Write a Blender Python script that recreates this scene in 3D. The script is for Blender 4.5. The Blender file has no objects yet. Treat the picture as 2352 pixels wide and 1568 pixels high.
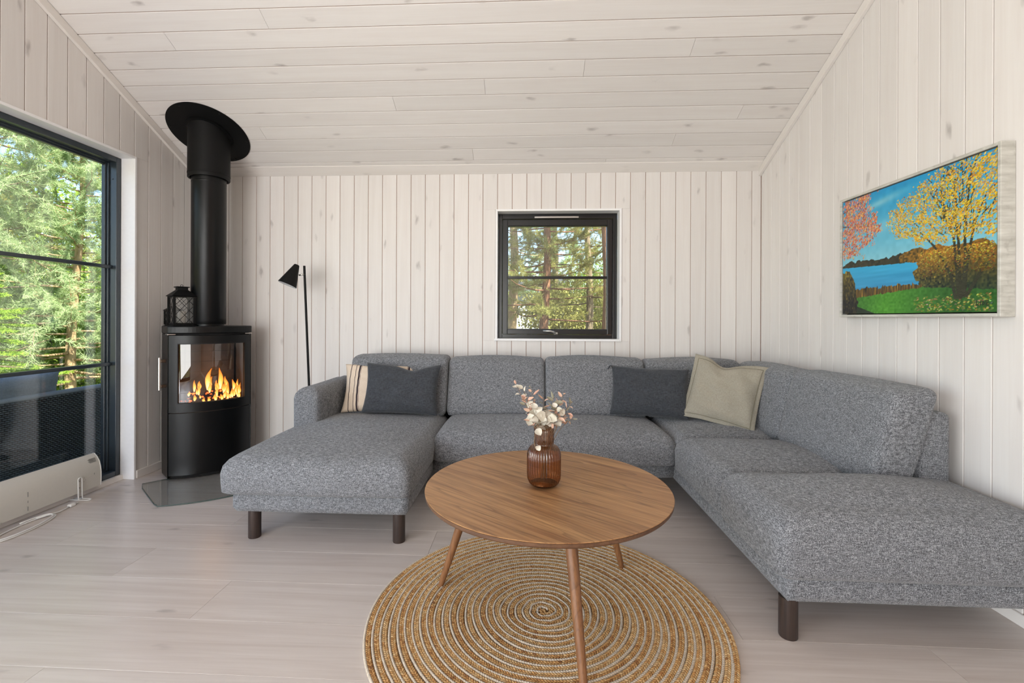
import bpy, math, random
import numpy as np
from mathutils import Vector, Matrix

# ------------------------------------------------------------------ camera, world, light, exposure
SC = bpy.context.scene
COL = SC.collection
IW, IH = 2352.0, 1568.0
F_PX, CX, CY = 1060.13, 1155.45, 730.42
YAW, ROLL, EYE = 0.04891, 0.00415, 1.10
cam_data = bpy.data.cameras.new('camera'); cam = bpy.data.objects.new('camera', cam_data); COL.objects.link(cam)
cam_data.sensor_fit = 'HORIZONTAL'; cam_data.sensor_width = 36.0; cam_data.lens = F_PX / IW * 36.0
cam_data.shift_x = (IW / 2 - CX) / IW
cam_data.shift_y = -(IH / 2 - CY) / IW
cam_data.clip_start = 0.05; cam_data.clip_end = 300
cam.matrix_world = Matrix.Translation((0, 0, EYE)) @ Matrix.Rotation(YAW, 4, 'Z') @ Matrix.Rotation(math.pi / 2, 4, 'X') @ Matrix.Rotation(ROLL, 4, 'Z')
SC.camera = cam

SC.view_settings.view_transform = 'Standard'; SC.view_settings.look = 'None'
SC.view_settings.gamma = 1.0; SC.view_settings.use_curve_mapping = False
SC.view_settings.exposure = 0.04
SC.cycles.use_denoising = True
SC.cycles.use_adaptive_sampling = True; SC.cycles.adaptive_threshold = 0.06; SC.cycles.adaptive_min_samples = 20
SC.cycles.max_bounces = 8; SC.cycles.diffuse_bounces = 4; SC.cycles.glossy_bounces = 3
SC.cycles.transmission_bounces = 4; SC.cycles.transparent_max_bounces = 16
SC.cycles.sample_clamp_indirect = 6.0
SC.cycles.caustics_reflective = False; SC.cycles.caustics_refractive = False

world = bpy.data.worlds.new('sky_world'); SC.world = world; world.use_nodes = True
wn = world.node_tree.nodes; wl = world.node_tree.links; wn.clear()
sky = wn.new('ShaderNodeTexSky'); sky.sky_type = 'NISHITA'; sky.sun_disc = False
SUN_EL, SUN_DIR = math.radians(48), Vector((0.80, -0.60, 0)).normalized()      # the sun stands to the right and behind the camera
sky.sun_elevation = SUN_EL; sky.sun_rotation = math.atan2(SUN_DIR.x, SUN_DIR.y)
sky.air_density = 1.0; sky.dust_density = 0.6; sky.ozone_density = 1.2
wb = wn.new('ShaderNodeBackground'); wb.inputs['Strength'].default_value = 0.42
wo = wn.new('ShaderNodeOutputWorld')
wl.new(sky.outputs[0], wb.inputs[0]); wl.new(wb.outputs[0], wo.inputs[0])

def light(name, kind, loc, energy, color=(1, 1, 1), size=None, target=None, direction=None):
    d = bpy.data.lights.new(name, kind); d.energy = energy; d.color = color
    o = bpy.data.objects.new(name, d); COL.objects.link(o); o.location = loc
    if kind == 'AREA':
        d.shape = 'RECTANGLE'; d.size, d.size_y = size
    dv = Vector(direction) if direction is not None else Vector(target) - Vector(loc)
    o.rotation_euler = dv.to_track_quat('-Z', 'Z').to_euler()
    return o
sun = light('sun', 'SUN', (6, -6, 10), 17.0, (1.0, 0.94, 0.84), direction=(-SUN_DIR.x * math.cos(SUN_EL), -SUN_DIR.y * math.cos(SUN_EL), -math.sin(SUN_EL)))
sun.data.angle = 0.01
# added area lamps, brighter than the sky, fill the room from unseen openings
light('added_fill_rear_doors', 'AREA', (-1.50, -2.50, 1.15), 85, (0.99, 0.985, 0.99), (1.75, 2.0), direction=(0.10, 1, 0.22))
light('added_fill_left_front', 'AREA', (-2.70, -0.75, 1.15), 142, (0.955, 0.975, 1.0), (2.8, 2.0), direction=(1, 0.15, 0.20))

# ------------------------------------------------------------------ helpers
RND = random.Random(7)
NP = np.random.default_rng(11)
def srgb(r, g, b):
    def f(c):
        c /= 255.0
        return c / 12.92 if c <= 0.04045 else ((c + 0.055) / 1.055) ** 2.4
    return (f(r), f(g), f(b), 1.0)

class MB:
    """collects shapes, links them as one mesh object"""
    def __init__(self): self.v = []; self.f = []
    def add(self, vs, fs):
        n = len(self.v); self.v += [tuple(p) for p in vs]; self.f += [tuple(i + n for i in q) for q in fs]; return self
    def box(self, x0, x1, y0, y1, z0, z1):
        return self.add([(x0, y0, z0), (x1, y0, z0), (x1, y1, z0), (x0, y1, z0), (x0, y0, z1), (x1, y0, z1), (x1, y1, z1), (x0, y1, z1)],
                        [(0, 3, 2, 1), (4, 5, 6, 7), (0, 1, 5, 4), (1, 2, 6, 5), (2, 3, 7, 6), (3, 0, 4, 7)])
    def prism(self, pts, axis, a, b):
        """polygon pts (2-D) extruded along axis from a to b"""
        n = len(pts)
        def m(p, q):
            return {'x': (q, p[0], p[1]), 'y': (p[0], q, p[1]), 'z': (p[0], p[1], q)}[axis]
        vs = [m(p, a) for p in pts] + [m(p, b) for p in pts]
        fs = [tuple(range(n - 1, -1, -1)), tuple(range(n, 2 * n))] + [(i, (i + 1) % n, n + (i + 1) % n, n + i) for i in range(n)]
        return self.add(vs, fs)
    def lathe(self, prof, seg=32, c=(0, 0, 0), cap=True):
        vs = []; fs = []
        for r, z in prof:
            for k in range(seg):
                a = 2 * math.pi * k / seg; vs.append((c[0] + r * math.cos(a), c[1] + r * math.sin(a), c[2] + z))
        for i in range(len(prof) - 1):
            for k in range(seg):
                k2 = (k + 1) % seg; fs.append((i * seg + k, i * seg + k2, (i + 1) * seg + k2, (i + 1) * seg + k))
        if cap:
            fs.append(tuple(range(seg - 1, -1, -1))); n = (len(prof) - 1) * seg; fs.append(tuple(range(n, n + seg)))
        return self.add(vs, fs)
    def tube(self, path, rad, seg=8, closed=False, cap=True):
        P = [Vector(p) for p in path]; n = len(P)
        R = rad if hasattr(rad, '__len__') else [rad] * n
        T = []
        for i in range(n):
            a = P[(i - 1) % n] if (closed or i > 0) else P[i]; b = P[(i + 1) % n] if (closed or i < n - 1) else P[i]
            T.append((b - a).normalized())
        up = Vector((0, 0, 1)) if abs(T[0].z) < 0.9 else Vector((1, 0, 0))
        N = T[0].cross(up).normalized(); vs = []; fs = []
        for i in range(n):
            N = (N - T[i] * N.dot(T[i])).normalized(); Bn = T[i].cross(N)
            for k in range(seg):
                a = 2 * math.pi * k / seg; vs.append(P[i] + (N * math.cos(a) + Bn * math.sin(a)) * R[i])
        m = n if closed else n - 1
        for i in range(m):
            j = (i + 1) % n
            for k in range(seg):
                k2 = (k + 1) % seg; fs.append((i * seg + k, i * seg + k2, j * seg + k2, j * seg + k))
        if cap and not closed:
            fs.append(tuple(range(seg - 1, -1, -1))); fs.append(tuple((n - 1) * seg + k for k in range(seg)))
        return self.add(vs, fs)
    def cyl(self, a, b, r0, r1=None, seg=16): return self.tube([a, b], [r0, r0 if r1 is None else r1], seg)
    def mesh(self, name, smooth=False, fix=True):
        me = bpy.data.meshes.new(name); me.from_pydata([tuple(p) for p in self.v], [], self.f); me.update()
        if fix:
            import bmesh
            bm = bmesh.new(); bm.from_mesh(me); bmesh.ops.recalc_face_normals(bm, faces=bm.faces); bm.to_mesh(me); bm.free()
        if smooth: me.polygons.foreach_set('use_smooth', [True] * len(me.polygons))
        return me
    def build(self, name, mat, parent=None, smooth=False, loc=(0, 0, 0), rot=None, bevel=0, bseg=2, world=False, subsurf=0, fix=True, sharp=None):
        me = self.mesh(name, smooth, fix)
        o = bpy.data.objects.new(name, me); COL.objects.link(o)
        if mat is not None: me.materials.append(mat)
        o.location = loc
        if rot is not None: o.rotation_euler = rot
        if parent is not None:
            o.parent = parent
            if world: o.matrix_parent_inverse = parent.matrix_basis.inverted()
        if bevel:
            md = o.modifiers.new('bevel', 'BEVEL'); md.width = bevel; md.segments = bseg; md.limit_method = 'ANGLE'; md.angle_limit = 0.6
            md.harden_normals = False
        if subsurf:
            md = o.modifiers.new('sub', 'SUBSURF'); md.levels = subsurf; md.render_levels = subsurf
        if sharp is not None:
            me.polygons.foreach_set('use_smooth', [True] * len(me.polygons))
            me.set_sharp_from_angle(angle=sharp)
        return o

def np_mesh(name, V, Fc, mat=None, smooth=False):
    """V (n,3) float, Fc (m,k) int -> mesh datablock, quickly"""
    V = np.asarray(V, np.float32); Fc = np.asarray(Fc, np.int32); k = Fc.shape[1]
    me = bpy.data.meshes.new(name)
    me.vertices.add(len(V)); me.vertices.foreach_set('co', V.ravel())
    me.loops.add(Fc.size); me.loops.foreach_set('vertex_index', Fc.ravel())
    me.polygons.add(len(Fc)); me.polygons.foreach_set('loop_start', np.arange(0, Fc.size, k, dtype=np.int32))
    if smooth: me.polygons.foreach_set('use_smooth', np.ones(len(Fc), bool))
    me.update(calc_edges=True); me.validate()
    if mat is not None: me.materials.append(mat)
    return me
def link_mesh(name, me, parent=None, loc=(0, 0, 0), rot=(0, 0, 0), scale=None):
    o = bpy.data.objects.new(name, me); COL.objects.link(o); o.location = loc; o.rotation_euler = rot
    if scale is not None: o.scale = scale
    if parent is not None: o.parent = parent
    return o
def thing(name, label, cat, loc=(0, 0, 0), rotz=0.0, group=None):
    o = bpy.data.objects.new(name, None); COL.objects.link(o); o.location = loc; o.rotation_euler = (0, 0, rotz)
    o.empty_display_size = 0.1
    o['label'] = label; o['category'] = cat
    if group: o['group'] = group
    return o
def tag(o, label, cat, group=None):
    o['label'] = label; o['category'] = cat
    if group: o['group'] = group
    return o
def struct(o, label, cat='wall'):
    o['kind'] = 'structure'; o['label'] = label; o['category'] = cat; return o
def stuff(o): o['kind'] = 'stuff'; return o

# ------------------------------------------------------------------ materials
class G:
    """small node-graph helper"""
    def __init__(self, name):
        self.m = bpy.data.materials.new(name); self.m.use_nodes = True
        self.t = self.m.node_tree; self.n = self.t.nodes; self.l = self.t.links; self.n.clear()
        self.out = self.n.new('ShaderNodeOutputMaterial')
    def node(self, typ, **kw):
        nd = self.n.new(typ)
        for k, v in kw.items():
            if k.startswith('i_'):
                self.set(nd.inputs[k[2:].replace('_', ' ')], v)
            else: setattr(nd, k, v)
        return nd
    def set(self, sock, v):
        if hasattr(v, 'is_output') or hasattr(v, 'links'): self.l.new(v, sock)
        else: sock.default_value = v
    def math(self, op, a, b=None, c=None, clamp=False):
        nd = self.n.new('ShaderNodeMath'); nd.operation = op; nd.use_clamp = clamp
        for i, v in enumerate((a, b, c)):
            if v is not None: self.set(nd.inputs[i], v)
        return nd.outputs[0]
    def coord(self, kind='Object'): return self.n.new('ShaderNodeTexCoord').outputs[kind]
    def rand(self): return self.n.new('ShaderNodeObjectInfo').outputs['Random']
    def scale(self, v, s, off=None):
        nd = self.n.new('ShaderNodeVectorMath'); nd.operation = 'MULTIPLY'; self.l.new(v, nd.inputs[0]); nd.inputs[1].default_value = s
        if off is None: return nd.outputs[0]
        ad = self.n.new('ShaderNodeVectorMath'); ad.operation = 'ADD'; self.l.new(nd.outputs[0], ad.inputs[0]); self.set(ad.inputs[1], off); return ad.outputs[0]
    def noise(self, v, scale=1.0, detail=3.0, rough=0.55, dist=0.0, out='Fac'):
        nd = self.n.new('ShaderNodeTexNoise'); self.l.new(v, nd.inputs['Vector'])
        nd.inputs['Scale'].default_value = scale; nd.inputs['Detail'].default_value = detail; nd.inputs['Roughness'].default_value = rough; nd.inputs['Distortion'].default_value = dist
        return nd.outputs[out]
    def vor(self, v, scale=1.0, rnd=1.0, feature='F1', out='Distance'):
        nd = self.n.new('ShaderNodeTexVoronoi'); nd.feature = feature; self.l.new(v, nd.inputs['Vector']); nd.inputs['Scale'].default_value = scale
        nd.inputs['Randomness'].default_value = rnd; return nd.outputs[out]
    def ramp(self, fac, stops, interp='LINEAR'):
        nd = self.n.new('ShaderNodeValToRGB'); nd.color_ramp.interpolation = interp; cr = nd.color_ramp
        while len(cr.elements) < len(stops): cr.elements.new(0.5)
        for e, (p, c) in zip(cr.elements, stops): e.position = p; e.color = c
        self.set(nd.inputs[0], fac); return nd.outputs[0]
    def remap(self, x, a, b, c=0.0, d=1.0):
        nd = self.n.new('ShaderNodeMapRange'); self.set(nd.inputs[0], x)
        for i, v in enumerate((a, b, c, d)): nd.inputs[i + 1].default_value = v
        return nd.outputs[0]
    def mix(self, fac, a, b, blend='MIX'):
        nd = self.n.new('ShaderNodeMix'); nd.data_type = 'RGBA'; nd.blend_type = blend
        self.set(nd.inputs[0], fac); self.set(nd.inputs[6], a); self.set(nd.inputs[7], b); return nd.outputs[2]
    def bump(self, h, strength=0.3, dist=0.01):
        nd = self.n.new('ShaderNodeBump'); nd.inputs['Strength'].default_value = strength; nd.inputs['Distance'].default_value = dist
        self.l.new(h, nd.inputs['Height']); return nd.outputs[0]
    def pbr(self, color, rough=0.5, metal=0.0, spec=0.5, normal=None, sheen=None, coat=None, emis=None, estr=0.0, trans=None, ior=None, alpha=None):
        p = self.n.new('ShaderNodeBsdfPrincipled')
        self.set(p.inputs['Base Color'], color); self.set(p.inputs['Roughness'], rough); self.set(p.inputs['Metallic'], metal)
        p.inputs['Specular IOR Level'].default_value = spec
        if normal is not None: self.l.new(normal, p.inputs['Normal'])
        if sheen: p.inputs['Sheen Weight'].default_value = sheen; p.inputs['Sheen Roughness'].default_value = 0.5
        if coat: p.inputs['Coat Weight'].default_value = coat; p.inputs['Coat Roughness'].default_value = 0.2
        if emis is not None: self.set(p.inputs['Emission Color'], emis); self.set(p.inputs['Emission Strength'], estr)
        if trans is not None: p.inputs['Transmission Weight'].default_value = trans
        if ior: p.inputs['IOR'].default_value = ior
        self.l.new(p.outputs[0], self.out.inputs[0]); return p
    def finish(self, sh): self.l.new(sh, self.out.inputs[0]); return self.m

def plain(name, c, rough=0.5, metal=0.0, spec=0.5, var=0.06, nscale=60):
    g = G(name); v = g.coord()
    n = g.noise(v, nscale, 3)
    col = g.mix(g.remap(n, 0.3, 0.7), tuple(x * (1 - var) for x in c[:3]) + (1,), tuple(min(1, x * (1 + var)) for x in c[:3]) + (1,))
    g.pbr(col, rough, metal, spec, normal=g.bump(n, 0.06, 0.002)); return g.m

def board_mat(name, axis, base, dark, knot, rough=0.55, knots=1.0, spec=0.35, grain=1.0, tone=0.05):
    """whitewashed timber: axis = index of the long direction"""
    g = G(name); v = g.coord(); r = g.rand()
    rr = g.math('MULTIPLY', r, 37.0); cb = g.n.new('ShaderNodeCombineXYZ')
    for i in range(3): g.l.new(rr, cb.inputs[i])
    s = [26.0, 26.0, 26.0]; s[axis] = 1.1
    fine = g.noise(g.scale(v, s, cb.outputs[0]), 1.0, 4, 0.6, 0.6)
    s2 = [120.0, 120.0, 120.0]; s2[axis] = 4.0
    fib = g.noise(g.scale(v, s2, cb.outputs[0]), 1.0, 2, 0.5)
    s3 = [10.0, 10.0, 10.0]; s3[axis] = 3.6
    vk = g.scale(v, s3, cb.outputs[0])
    wob = g.noise(vk, 3.0, 2, 0.5, 0, 'Color')
    nd = g.n.new('ShaderNodeVectorMath'); nd.operation = 'MULTIPLY_ADD'; g.l.new(wob, nd.inputs[0]); nd.inputs[1].default_value = (0.35, 0.35, 0.35); g.l.new(vk, nd.inputs[2])
    kd = g.vor(nd.outputs[0], 1.0, 1.0)
    presence = g.remap(g.noise(vk, 0.9, 1), 0.38, 0.55)
    kf = g.math('MULTIPLY', g.remap(kd, 0.04, 0.17, 1.0, 0.0), g.math('MULTIPLY', presence, 0.62 * knots))
    halo = g.math('MULTIPLY', g.remap(kd, 0.15, 0.55, 1.0, 0.0), g.math('MULTIPLY', presence, 0.22 * knots))
    col = g.mix(g.math('MULTIPLY', g.remap(fine, 0.35, 0.75), 0.55 * grain), base, dark)
    col = g.mix(g.math('MULTIPLY', g.remap(fib, 0.45, 0.8), 0.25 * grain), col, dark)
    col = g.mix(halo, col, dark); col = g.mix(kf, col, knot)
    hsv = g.n.new('ShaderNodeHueSaturation'); g.l.new(col, hsv.inputs['Color'])
    g.l.new(g.remap(r, 0, 1, 1 - tone, 1 + tone * 0.5), hsv.inputs['Value'])
    g.pbr(hsv.outputs[0], rough, 0, spec); return g.m

W_BASE, W_DARK, W_KNOT = srgb(232, 228, 224), srgb(222, 215, 210), srgb(160, 153, 149)
M_wall = board_mat('whitewashed_pine_upright', 2, W_BASE, W_DARK, W_KNOT)
M_ceil = board_mat('whitewashed_pine_ceiling', 0, W_BASE, W_DARK, W_KNOT)
M_trimx = board_mat('whitewashed_trim_x', 0, srgb(235, 230, 225), srgb(229, 222, 215), W_KNOT, knots=0.3)
M_trimy = board_mat('whitewashed_trim_y', 1, srgb(235, 230, 225), srgb(229, 222, 215), W_KNOT, knots=0.3)
M_groove = plain('groove_pine', srgb(182, 152, 136), 0.8)
M_floor = board_mat('pale_oak_floor', 0, srgb(211, 201, 194), srgb(186, 172, 163), srgb(96, 88, 84), rough=0.29, knots=0.6, spec=0.6, grain=1.25, tone=0.05)
M_white = plain('white_paint', srgb(247, 246, 246), 0.45, var=0.015)
M_frame = plain('black_window_frame', srgb(13, 15, 17), 0.26, 0, 0.6, 0.1)
M_frame1 = plain('anthracite_aluminium_sky_lift', srgb(46, 55, 62), 0.28, 0, 0.7, 0.05)  # anthracite base lightened to carry the jamb's bluish sky reflection
M_black = plain('black_steel', srgb(7, 8, 9), 0.33, 0.0, 0.30, 0.05, 400)
M_blackmat = plain('black_powder_coat', srgb(7, 7, 7), 0.55, 0.0, 0.25, 0.05, 400)
M_steel = plain('brushed_steel', srgb(205, 202, 196), 0.32, 1.0)
M_bronze = plain('dark_bronze', srgb(84, 72, 62), 0.4, 1.0)
M_dark = plain('soot_black', srgb(12, 11, 11), 0.9)
M_gasket = plain('rubber_black', srgb(14, 14, 15), 0.7)
M_firebrick = plain('sooty_firebrick', srgb(66, 54, 44), 0.9, var=0.35, nscale=14)
M_heater = plain('heater_cream_enamel', srgb(206, 203, 195), 0.42, var=0.01)
M_cable = plain('white_pvc_cable', srgb(226, 225, 222), 0.4, var=0.01)
M_ink = plain('grey_print', srgb(150, 149, 146), 0.7)

def glass_mat(name, tint=(0.97, 0.985, 0.98, 1), refl=(1, 1, 1, 1), ior=1.5, boost=1.0, rough=0.0):
    g = G(name); fr = g.n.new('ShaderNodeFresnel')
    bf = g.n.new('ShaderNodeNewGeometry').outputs['Backfacing']        # same reflectance on both faces of the pane
    g.l.new(g.remap(bf, 0, 1, ior, 1 / ior), fr.inputs['IOR'])
    tr = g.n.new('ShaderNodeBsdfTransparent'); tr.inputs[0].default_value = tint
    gl = g.n.new('ShaderNodeBsdfGlossy'); gl.inputs['Color'].default_value = refl; gl.inputs['Roughness'].default_value = rough
    mx = g.n.new('ShaderNodeMixShader'); g.l.new(g.math('MULTIPLY', fr.outputs[0], boost, clamp=True), mx.inputs[0])
    g.l.new(tr.outputs[0], mx.inputs[1]); g.l.new(gl.outputs[0], mx.inputs[2]); return g.finish(mx.outputs[0])
M_pane = glass_mat('window_glass', ior=1.5, boost=1.5)
M_stoveglass = glass_mat('stove_glass', (0.80, 0.78, 0.76, 1), ior=1.6, boost=1.7)
M_plate = glass_mat('hearth_glass', (0.95, 0.97, 0.968, 1), ior=1.55, boost=1.3)
M_lanternglass = glass_mat('lantern_glass', (0.9, 0.9, 0.9, 1), ior=1.5, boost=1.2)

def fabric_mat():
    g = G('grey_melange_fabric'); v = g.coord()
    wv = g.remap(g.noise(v, 560.0, 0, 0.5), 0.28, 0.72)
    a = g.noise(g.scale(v, (60, 60, 700)), 1.0, 2, 0.6)
    b = g.noise(g.scale(v, (700, 60, 90)), 1.0, 2, 0.6)
    c = g.noise(g.scale(v, (60, 700, 700)), 1.0, 2, 0.6)
    d = g.noise(v, 380.0, 1, 0.5)
    s = g.math('ADD', g.math('ADD', g.remap(a, 0.3, 0.7), g.remap(b, 0.3, 0.7)), g.math('ADD', g.remap(c, 0.3, 0.7), g.remap(d, 0.3, 0.7)))
    s = g.math('ADD', g.math('MULTIPLY', s, 0.19), g.math('MULTIPLY', wv, 0.24))
    big = g.noise(v, 2.2, 2)
    col = g.ramp(s, [(0.26, srgb(54, 56, 60)), (0.48, srgb(104, 106, 110)), (0.70, srgb(178, 180, 184))])
    col = g.mix(g.remap(big, 0.3, 0.7, 0.0, 0.12), col, srgb(92, 90, 88))
    g.pbr(col, 0.92, 0, 0.15, normal=g.bump(wv, 0.35, 0.002), sheen=0.2); return g.m
M_fabric = fabric_mat()

def weave_mat(name, base, alt, scale=260, stretch=5.0, sheen=0.2):
    g = G(name); v = g.coord()
    a = g.noise(g.scale(v, (scale, scale, scale / stretch)), 1, 2)
    b = g.noise(g.scale(v, (scale / stretch, scale / stretch, scale)), 1, 2)
    s = g.math('MULTIPLY', g.math('ADD', a, b), 0.5)
    big = g.noise(v, 9.0, 2)
    col = g.mix(g.remap(s, 0.36, 0.64), base, alt); col = g.mix(g.remap(big, 0.3, 0.75, 0, 0.25), col, base)
    g.pbr(col, 0.9, 0, 0.15, normal=g.bump(s, 0.25, 0.002), sheen=sheen); return g.m
M_charcoal = weave_mat('charcoal_linen', srgb(52, 54, 58), srgb(76, 79, 84))
M_olive = weave_mat('olive_beige_cotton', srgb(152, 145, 130), srgb(171, 165, 150), 320, 3, 0.1)
M_outcushion = weave_mat('slate_blue_outdoor_cloth', srgb(118, 136, 152), srgb(138, 156, 172), 200)

def oak_mat(name, axis=0, c0=srgb(188, 144, 98), c1=srgb(148, 105, 69), c2=srgb(92, 61, 40), rot=0.0, rough=0.42, scale=1.0):
    g = G(name); v = g.coord()
    mp = g.n.new('ShaderNodeMapping'); g.l.new(v, mp.inputs[0]); mp.inputs['Rotation'].default_value = (0, 0, rot)
    v = mp.outputs[0]
    s = [22 * scale] * 3; s[axis] = 1.6 * scale
    s2 = [150 * scale] * 3; s2[axis] = 5 * scale
    big = g.noise(g.scale(v, s), 1, 4, 0.55, 1.2)
    sm = [7 * scale] * 3; sm[axis] = 0.5 * scale
    rings = g.noise(g.scale(v, sm), 1, 2, 0.5, 0.8)
    rf = g.math('FRACT', g.math('MULTIPLY', rings, 13.0))
    line = g.math('MULTIPLY', g.remap(rf, 0.72, 0.98), g.remap(rf, 1.0, 0.97))
    fib = g.noise(g.scale(v, s2), 1, 2)
    pores = g.noise(g.scale(v, [q * 1.8 for q in s2]), 1, 2)
    col = g.mix(g.remap(big, 0.3, 0.7), c0, c1)
    col = g.mix(g.math('MULTIPLY', line, 0.5), col, c2)
    col = g.mix(g.math('MULTIPLY', g.remap(fib, 0.50, 0.72), 0.42), col, c2)
    col = g.mix(g.math('MULTIPLY', g.remap(pores, 0.58, 0.75), 0.35), col, c2)
    g.pbr(col, rough, 0, 0.45, normal=g.bump(fib, 0.08, 0.001)); return g.m
M_oak = oak_mat('oiled_oak_top', 0, rot=0.66)
M_oakleg = oak_mat('oiled_oak_leg', 2, srgb(146, 102, 66), srgb(122, 82, 52), srgb(88, 58, 38))
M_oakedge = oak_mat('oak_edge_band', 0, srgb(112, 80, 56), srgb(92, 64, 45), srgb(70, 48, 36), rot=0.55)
M_sofaleg = oak_mat('dark_stained_leg', 2, srgb(66, 52, 45), srgb(52, 41, 37), srgb(36, 29, 27))

# ------------------------------------------------------------------ room shell
XL, XR, YD = -2.646, 1.790, 3.610          # left, right, back wall faces
SL, ZC = 0.4839, 2.249                     # ceiling slope, ceiling height at the back wall
PIT = 0.11438                              # board pitch
YRIDGE, YREAR = 0.50, -2.60
def zceil(y): return ZC + SL * (YD - y) if y >= YRIDGE else ZC + SL * (YD - YRIDGE) - SL * (YRIDGE - y)
CH, GAP, TH = 0.0020, 0.0019, 0.0055

def board_profile(w):
    h = w / 2 - GAP
    return [(-h, TH), (-h, CH), (-h + CH, 0), (h - CH, 0), (h, CH), (h, TH)]      # (across, depth) ; depth 0 = visible face

def wall_board(parent, kind, pos, z0, z1a, z1b, w, mat):
    """upright board: kind 'back' (x=pos), 'left'/'right' (y=pos); top cut sloping from z1a (low across side) to z1b (high across side)"""
    prof = board_profile(w); vs = []
    for t, d in prof:
        f = (t + w / 2) / w; zt = z1a + (z1b - z1a) * f
        vs.append((t, d, 0.0)); vs.append((t, d, zt - z0))
    vv = []
    for t, d, z in vs:
        if kind == 'back': vv.append((t, d, z))
        elif kind == 'left': vv.append((-d, t, z))
        else: vv.append((d, t, z))
    n = len(prof)
    fs = [(2 * i, 2 * ((i + 1) % n), 2 * ((i + 1) % n) + 1, 2 * i + 1) for i in range(n)]
    fs += [tuple(2 * i for i in range(n)), tuple(2 * i + 1 for i in range(n - 1, -1, -1))]
    loc = {'back': (pos, YD, z0), 'left': (XL, pos, z0), 'right': (XR, pos, z0)}[kind]
    return MB().add(vv, fs).build('board', mat, parent, loc=loc)

# openings
W2 = (-0.222, 0.722, 0.940, 1.935)          # back window clear opening x0,x1,z0,z1
W1 = (-2.20, 2.990, 0.0, 2.165)              # left window y0,y1,z0,z1
TW = 0.14                                   # wall build-up behind the boards

# --- wall_back
wb_ = MB()
yb0, yb1 = YD + TH, YD + TH + TW
lin = 0.016
x0, x1, z0, z1 = W2[0] - lin, W2[1] + lin, W2[2] - lin, W2[3] + lin
wb_.box(XL - 0.2, x0, yb0, yb1, -0.1, ZC + .05).box(x1, XR + 0.2, yb0, yb1, -0.1, ZC + .05).box(x0, x1, yb0, yb1, -0.1, z0).box(x0, x1, yb0, yb1, z1, ZC + .05)
wall_back = struct(wb_.build('wall_back', M_groove), 'back wall clad in upright whitewashed pine boards')
XB0 = -0.45192
k0 = int(math.floor((XL - XB0) / PIT)); k1 = int(math.ceil((XR - XB0) / PIT))
for k in range(k0, k1):
    a, b = max(XL, XB0 + k * PIT), min(XR, XB0 + (k + 1) * PIT)
    if b - a < 0.02: continue
    c, w = (a + b) / 2, b - a
    if b > x0 + .002 and a < x1 - .002:
        # beside, above and below the window
        if a < x0 - .012: wall_board(wall_back, 'back', (a + x0) / 2, z0, z1, z1, x0 - a, M_wall)
        if b > x1 + .012: wall_board(wall_back, 'back', (b + x1) / 2, z0, z1, z1, b - x1, M_wall)
        wall_board(wall_back, 'back', c, 0.0, z0 - .0005, z0 - .0005, w, M_wall)
        wall_board(wall_back, 'back', c, z1 + .0005, ZC, ZC, w, M_wall)
    else:
        wall_board(wall_back, 'back', c, 0.0, ZC, ZC, w, M_wall)

# --- wall_left (gable) with the large window
wl_ = MB()
xa, xb = XL - TH - TW, XL - TH
yo0, yo1, zo1 = W1[0] - lin, W1[1] + lin, W1[3] + lin
def gable(mb, ya, yb, z0a, xa, xb):
    ys = [ya] + ([YRIDGE] if ya < YRIDGE < yb else []) + [yb]
    pts = [(ya, z0a), (yb, z0a)] + [(y, zceil(y) + .03) for y in reversed(ys)]
    mb.prism(pts, 'x', xa, xb)
gable(wl_, yo1, YD + .15, -0.1, xa, xb); gable(wl_, yo0, yo1, zo1, xa, xb); gable(wl_, YREAR - .15, yo0, -0.1, xa, xb)
wall_left = struct(wl_.build('wall_left', M_groove), 'left gable wall of pale boards around the big window')
YL0 = 2.42537
for k in range(-17, 12):
    a, b = max(0.52, YL0 + (k - 1) * PIT), min(YD, YL0 + k * PIT)
    if b - a < 0.02: continue
    c, w = (a + b) / 2, b - a
    def top(y): return zceil(max(y, YRIDGE)) - .002
    if b > yo0 + .002 and a < yo1 - .002:
        if b > yo1 + .012:
            wall_board(wall_left, 'left', (b + yo1) / 2, 0.0, zo1, zo1, b - yo1, M_wall)
        if a < yo0 - .012:
            wall_board(wall_left, 'left', (a + yo0) / 2, 0.0, zo1, zo1, yo0 - a, M_wall)
        wall_board(wall_left, 'left', c, zo1 + .0005, top(a), top(b), w, M_wall)
    else:
        wall_board(wall_left, 'left', c, 0.0, top(a), top(b), w, M_wall)

# --- wall_right
wr_ = MB(); gable(wr_, YREAR - .15, YD + .15, -0.1, XR + TH, XR + TH + TW)
wall_right = struct(wr_.build('wall_right', M_groove), 'right gable wall of wide whitewashed boards behind the painting')
YR0 = 2.54924
for k in range(-18, 11):
    a, b = max(0.45, YR0 + (k - 1) * PIT), min(YD, YR0 + k * PIT)
    if b - a < 0.02: continue
    wall_board(wall_right, 'right', (a + b) / 2, 0.0, zceil(max(a, YRIDGE)) - .002, zceil(max(b, YRIDGE)) - .002, b - a, M_wall)

# --- wall_rear with the glazed doors (behind the camera)
RD = (-2.45, -0.55, 0.0, 2.12)
wrr = MB(); yr1, yr0 = YREAR, YREAR - .15
wrr.box(XL - .15, RD[0], yr0, yr1, -.1, ZC + .1).box(RD[1], XR + .15, yr0, yr1, -.1, ZC + .1).box(RD[0], RD[1], yr0, yr1, RD[3], ZC + .1)
wall_rear = struct(wrr.build('wall_rear', M_wall), 'rear wall with glazed doors behind the viewer')

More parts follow.
